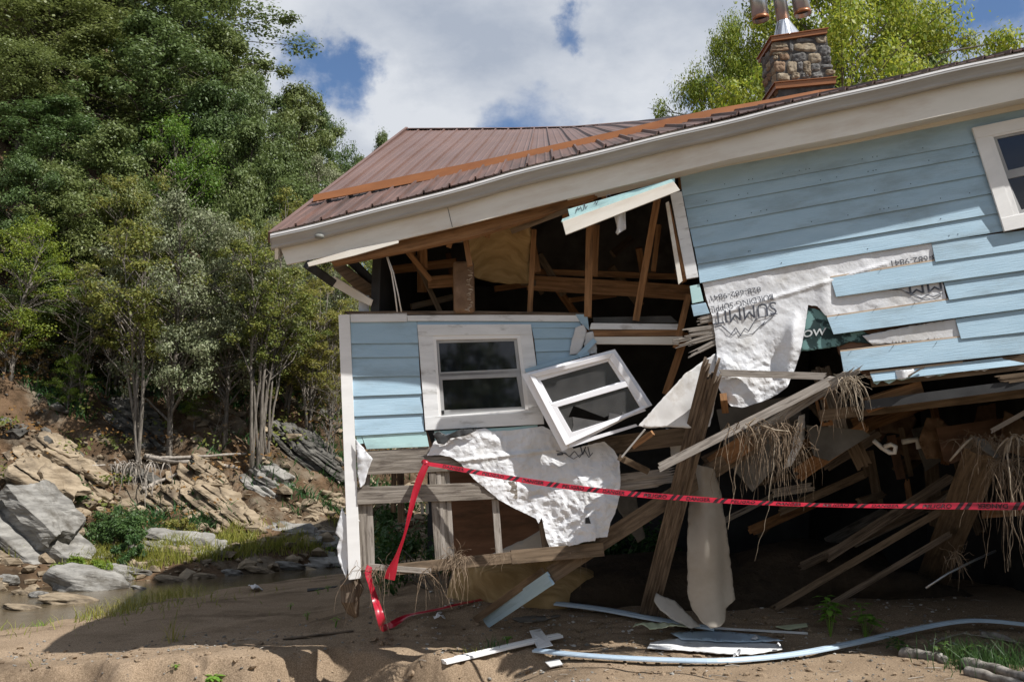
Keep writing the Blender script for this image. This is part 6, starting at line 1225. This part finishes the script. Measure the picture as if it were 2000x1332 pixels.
grass('bank_grass', 300, lambda g, n: (g.normal(-5.6, 1.1, n), g.normal(14.5, 1.8, n)), g_h, .13, .006, 'grass_blade', 6, .6)
grass('bank_weeds', 1100, lambda g, n: tuple(np.concatenate(z) for z in zip(*[(G(px, py).x + g.normal(size=n // 10) * .22, G(px, py).y + g.normal(size=n // 10) * .3) for px, py in ((300, 1172), (350, 1163), (400, 1150), (450, 1146), (480, 1142), (200, 1205), (250, 1186), (520, 1132), (600, 1122), (640, 1118))])), g_h, .20, .006, 'grass_blade', 16, .5)
V, Q = leaves([(x, y, float(hill_h(x, y)) + .1) for x, y in zip(*along(3, 16, -4, 26)(np.random.default_rng(8), 260))], [.45 + .5 * rnd.random() for _ in range(260)], 90, .11, 9, .35, .7)
tag(fastmesh('undergrowth', V, Q, 'yellow_leaf'), None, None, None, 'stuff')
V, Q = leaves([(x, y, float(hill_h(x, y)) + .0) for x, y in zip(*along(2.5, 14, -4, 24)(np.random.default_rng(18), 500))], [.9] * 500, 40, .10, 19, .08, 1.2)
tag(fastmesh('fallen_leaves', V, Q, 'rust_leaf'), None, None, None, 'stuff')
# shrubs
def shrub(name, loc, r, h, n, per, size, leaf, label, seed, ca='shrub'):
    t = thing(name, label, ca, tuple(loc)); r2 = random.Random(seed); cs, rs = [], []; mb = MB(); L = Vector(loc)
    for i in range(n):
        a = r2.random() * 6.28; q = r * r2.random() ** .5; c = Vector((math.cos(a) * q, math.sin(a) * q, h * (.25 + .7 * r2.random()) * (1 - .5 * (q / r) ** 2))); cs.append(tuple(c)); rs.append(r * r2.uniform(.15, .32)); mb.tube([L + Vector((c.x * .2, c.y * .2, -.05)), L + c * .6, L + c * 1.15], [.010, .007, .003], 4, cap=False)
    build(mb, 'stems', 'bark_grey', t); V, Q = leaves(cs, rs, per, size, seed, .9, .4, .4); fastmesh('foliage', V, Q, leaf, t, loc); return t
b = HILL(225, 1070); shrub('green_shrub', (b.x, b.y, b.z), .72, .9, 40, 230, .075, 'shrub_leaf', 'bushy green shrub growing among the waterside rocks', 4)
b = HILL(252, 1100); shrub('green_shrub', (b.x, b.y, b.z), .34, .6, 16, 200, .065, 'shrub_leaf', 'lower dark part of shrub growing right at the water edge', 5)
b = HILL(160, 1130); shrub('yellow_shrub', (b.x, b.y, b.z), .55, .45, 18, 120, .08, 'lime_leaf', 'low yellow green plant behind the large streaked boulder', 6)
b = HILL(350, 1050); shrub('yellow_shrub', (b.x, b.y, b.z), .5, .45, 14, 120, .08, 'yellow_leaf', 'low yellowish plant above the flat pale layered rock', 7)
b = HILL(120, 985); shrub('ivy_clump', (b.x, b.y, b.z), .6, .7, 18, 120, .08, 'shrub_leaf', 'green plants hanging on the bank between the tan ledges', 8)
for (px, py, Y, r, h, lb, s) in ((870, 1140, 12.5, 1.0, .9, 'dark bush in the shade under the fallen wall', 11), (800, 1105, 14.5, .9, 1.4, 'leafy bush seen through the bare studs', 12), (1200, 1110, 13.2, .9, .8, 'dark bush in the deep shade behind the diagonal beam', 13)):
    p = P(px, py, Y); shrub('shade_bush', (p.x, Y, float(g_h(p.x, Y))), r, h, 24, 120, .09, 'shrub_leaf', lb, s)
# mounds of soil and insulation in the shade
for (px, py, Y, w, h, mat, lb, s) in ((1020, 1160, 11.2, .8, .75, 'insulation', 'tan heap of wet insulation under the fallen wall', 3), (1590, 1150, 11.8, 1.6, .7, 'shaded_earth', 'brown earth heap in the dark under the house', 4), (1480, 1170, 11.5, 1.0, .4, 'shaded_earth', 'lower earth heap beside the hanging sheet', 5), (1300, 1150, 12, 2.0, .6, 'shaded_earth', 'dim earth heap behind the leaning post', 6)):
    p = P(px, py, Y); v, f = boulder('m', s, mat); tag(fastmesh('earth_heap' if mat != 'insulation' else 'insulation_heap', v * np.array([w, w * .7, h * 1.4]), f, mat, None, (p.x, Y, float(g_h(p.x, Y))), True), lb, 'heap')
# fallen logs on the rock face
def log(pts, r, mat, label, name='fallen_log', ca='log', on=HILL, lift=.08, n=10):
    mb = MB(); q = [on(x, y) + Vector((0, -.1 if on is HILL else 0, lift)) for x, y in pts]; m = len(q); dense = []
    for i in range(m - 1):
        for k in range(5): dense.append(q[i].lerp(q[i + 1], k / 5) + Vector((rnd.gauss(0, r * .12), 0, rnd.gauss(0, r * .12))))
    dense.append(q[-1]); rr = r if isinstance(r, (list, tuple)) else None
    mb.tube(dense, [r * (1 - .45 * i / len(dense)) * rnd.uniform(.94, 1.06) for i in range(len(dense))], n); o = build(mb, name, mat, None, True); s_ = o.modifiers.new('fine', 'SUBSURF'); s_.levels = s_.render_levels = 2; d_ = o.modifiers.new('rough', 'DISPLACE'); d_.texture = ROUGH; d_.texture_coords = 'GLOBAL'; d_.strength = r * .4; return tag(o, label, ca)
log([(290, 902), (350, 900), (410, 896), (486, 892)], .055, 'dead_wood', 'upper fallen log lying level between the two trunk clusters')
log([(284, 898), (330, 905), (400, 912), (472, 920)], .09, 'dead_wood', 'thicker fallen log just below the level one')
log([(282, 962), (310, 948), (335, 938), (362, 926)], .06, 'dead_wood', 'short fallen log slanting up from the exposed roots')
log([(112, 920), (160, 918), (210, 914)], .04, 'dead_wood', 'thin fallen branch left of the trunk cluster')
log([(640, 905), (650, 930), (665, 950)], .03, 'dead_wood', 'bare dead branch beside the white corner board')
log([(560, 1052), (610, 1046), (655, 1044)], .06, 'dead_wood', 'pale driftwood log on the flat grey shelf')
roots(258, 905, HILL(258, 935).y - .3, 'exposed tree roots under the slim trunk cluster', 60, 1.6, .35, 'dead_wood', .02)
# plants and wood in the foreground
def weed(name, px, py, label, n, h, size, leaf, seed, spread=.12, blades=0, lobes=5):
    c = G(px, py); t = thing(name, label, 'plant', tuple(c)); r2 = random.Random(seed); sm = MB(); lm = MB()
    for i in range(n):
        a = r2.random() * 6.28; tipp = c + Vector((math.cos(a) * spread * r2.random(), math.sin(a) * spread * r2.random(), h * r2.uniform(.45, 1))); mid = c.lerp(tipp, .5) + Vector((r2.gauss(0, .01), 0, .02)); sm.tube([c - UP * .02, mid, tipp], [.003, .0025, .0015], 5, cap=False)
        for j in range(lobes):
            b = a + (j - (lobes - 1) / 2) * 1.15; d = Vector((math.cos(b), math.sin(b), r2.uniform(-.35, .25))); d.normalize(); s_ = d.cross(UP).normalized(); L = size * r2.uniform(.7, 1.2); p = (tipp if j % 2 == 0 else mid.lerp(tipp, .6)) + d * .012; k = len(lm.v); nn = s_.cross(d)
            lm.v += [p, p + d * L * .3 + s_ * L * .26, p + d * L * .65 + s_ * L * .22 - UP * L * .06, p + d * L - UP * L * .16, p + d * L * .65 - s_ * L * .22 - UP * L * .06, p + d * L * .3 - s_ * L * .26, p + d * L * .5 + nn * L * .05]
            for e in range(6): lm.face((k + e, k + (e + 1) % 6, k + 6))
    build(sm, 'stem', 'weed_leaf', t)
    build(lm, 'leaf', 'weed_leaf' if leaf is None else leaf, t); return t
weed('leafy_weed', 1622, 1243, 'broad leaved green plant at the shadow edge below the fanned boards', 10, .38, .11, None, 1, .16)
weed('leafy_weed', 1690, 1247, 'second green leafy plant right of the broad leaved one', 10, .32, .095, None, 2, .15)
weed('leafy_weed', 1760, 1275, 'low green plant under the curve of the long blue strip', 9, .14, .06, 'shrub_leaf', 3, .2)
weed('leafy_weed', 1855, 1290, 'low dark green plant behind the pale log', 10, .16, .06, 'shrub_leaf', 4, .22)
weed('bright_sprout', 992, 1262, 'small bright green sprout above the white trim strip', 6, .10, .035, None, 5, .04)
weed('bright_sprout', 343, 1305, 'tiny bright sprout on the eroded sand face', 4, .05, .025, None, 6, .03)
weed('bright_sprout', 418, 1328, 'broad leaved rosette at the bottom edge of the picture', 5, .06, .085, None, 7, .03)
for i, (x, y) in enumerate(((566, 1190), (655, 1225), (600, 1210), (622, 1160), (640, 1155), (1880, 1275), (1960, 1300))): weed('small_sprout', x, y, ('faint sprout in the house shadow, leftmost of the five', 'brightest faint sprout left of the hanging tape', 'faint sprout low in the house shadow', 'faint sprout near the far end of the sand', 'faint sprout just below the white corner board', 'small leaves beside the pale log', 'small bright leaf on the dark log at the right corner')[i], 4, .09 if i != 1 else .12, .032, None, 20 + i, .04)
def tuft(px, py, n, h, label, w=.0035, mat='grass_blade', spread=.05, seed=1):
    c = G(px, py); return tag(grass('grass_tuft', n, lambda g, n_: (c.x + g.normal(size=n_) * spread, c.y + g.normal(size=n_) * spread), g_h, h, w, mat, seed, .45), label, 'grass', None, 'thing')
tuft(340, 1252, 26, .24, 'dry grass tuft with tall stalks on the sunlit sand edge', seed=3); tuft(965, 1268, 70, .13, 'green grass tuft beside the bright sprout', .003, 'shrub_leaf', .07, 4); c = G(1930, 1300); grass('long_grass', 500, lambda g, n_: (c.x + g.normal(size=n_) * .22, c.y + g.normal(size=n_) * .22), g_h, .22, .004, 'shrub_leaf', 5, .45); tuft(85, 1222, 30, .10, 'green weeds at the sand edge on the left', .005, 'weed_leaf', .12, 7); tuft(920, 1275, 40, .10, 'dry grass left of the green tuft', .003, 'grass_blade', .08, 9)
log([(1762, 1280), (1790, 1284), (1830, 1288), (1850, 1296)], .062, 'birch_log', 'pale rough log end under the long blue strip', 'birch_log', 'log', G, .03)
log([(1875, 1302), (1930, 1312), (2010, 1330)], .06, 'birch_log', 'grey bark log running out of the lower right corner', 'birch_log', 'log', G, .03)
log([(1885, 1316), (1940, 1330), (2000, 1345)], .05, 'birch_log', 'second grey log in front of the corner log', 'birch_log', 'log', G, .03)
log([(1915, 1246), (1950, 1250), (1988, 1262)], .035, 'birch_log', 'broken bark chunk lying behind the long blue strip end', 'birch_log', 'log', G, .04)
log([(1815, 1268), (1850, 1252), (1890, 1242)], .014, 'dead_wood', 'grey branch leaning on the long blue strip', 'dead_branch', 'branch', G, .04, 6)
log([(1880, 1246), (1940, 1256), (2010, 1268)], .008, 'dead_wood', 'thin twig over the grass at the right', 'dead_branch', 'branch', G, .05, 5)

# unseen leaves added behind the camera to block low sky from wall and panes
cs = [(rnd.uniform(-26, 24), rnd.uniform(-17, -9), rnd.uniform(.5, 5.5)) for _ in range(110)]
V, Q = leaves(cs, [rnd.uniform(1.4, 2.6) for _ in cs], 70, .5, 77, .8, .3); tag(fastmesh('sky_screen_leaves', V, Q, 'oak_leaf'), None, None, None, 'stuff')

t = copy_thing(PROTO['box'], Vector((9.5, 4.1, 0)), 1.0, (1.05, .45, .88), 'yellow green tree standing beyond the right edge, dappling the foreground sand')
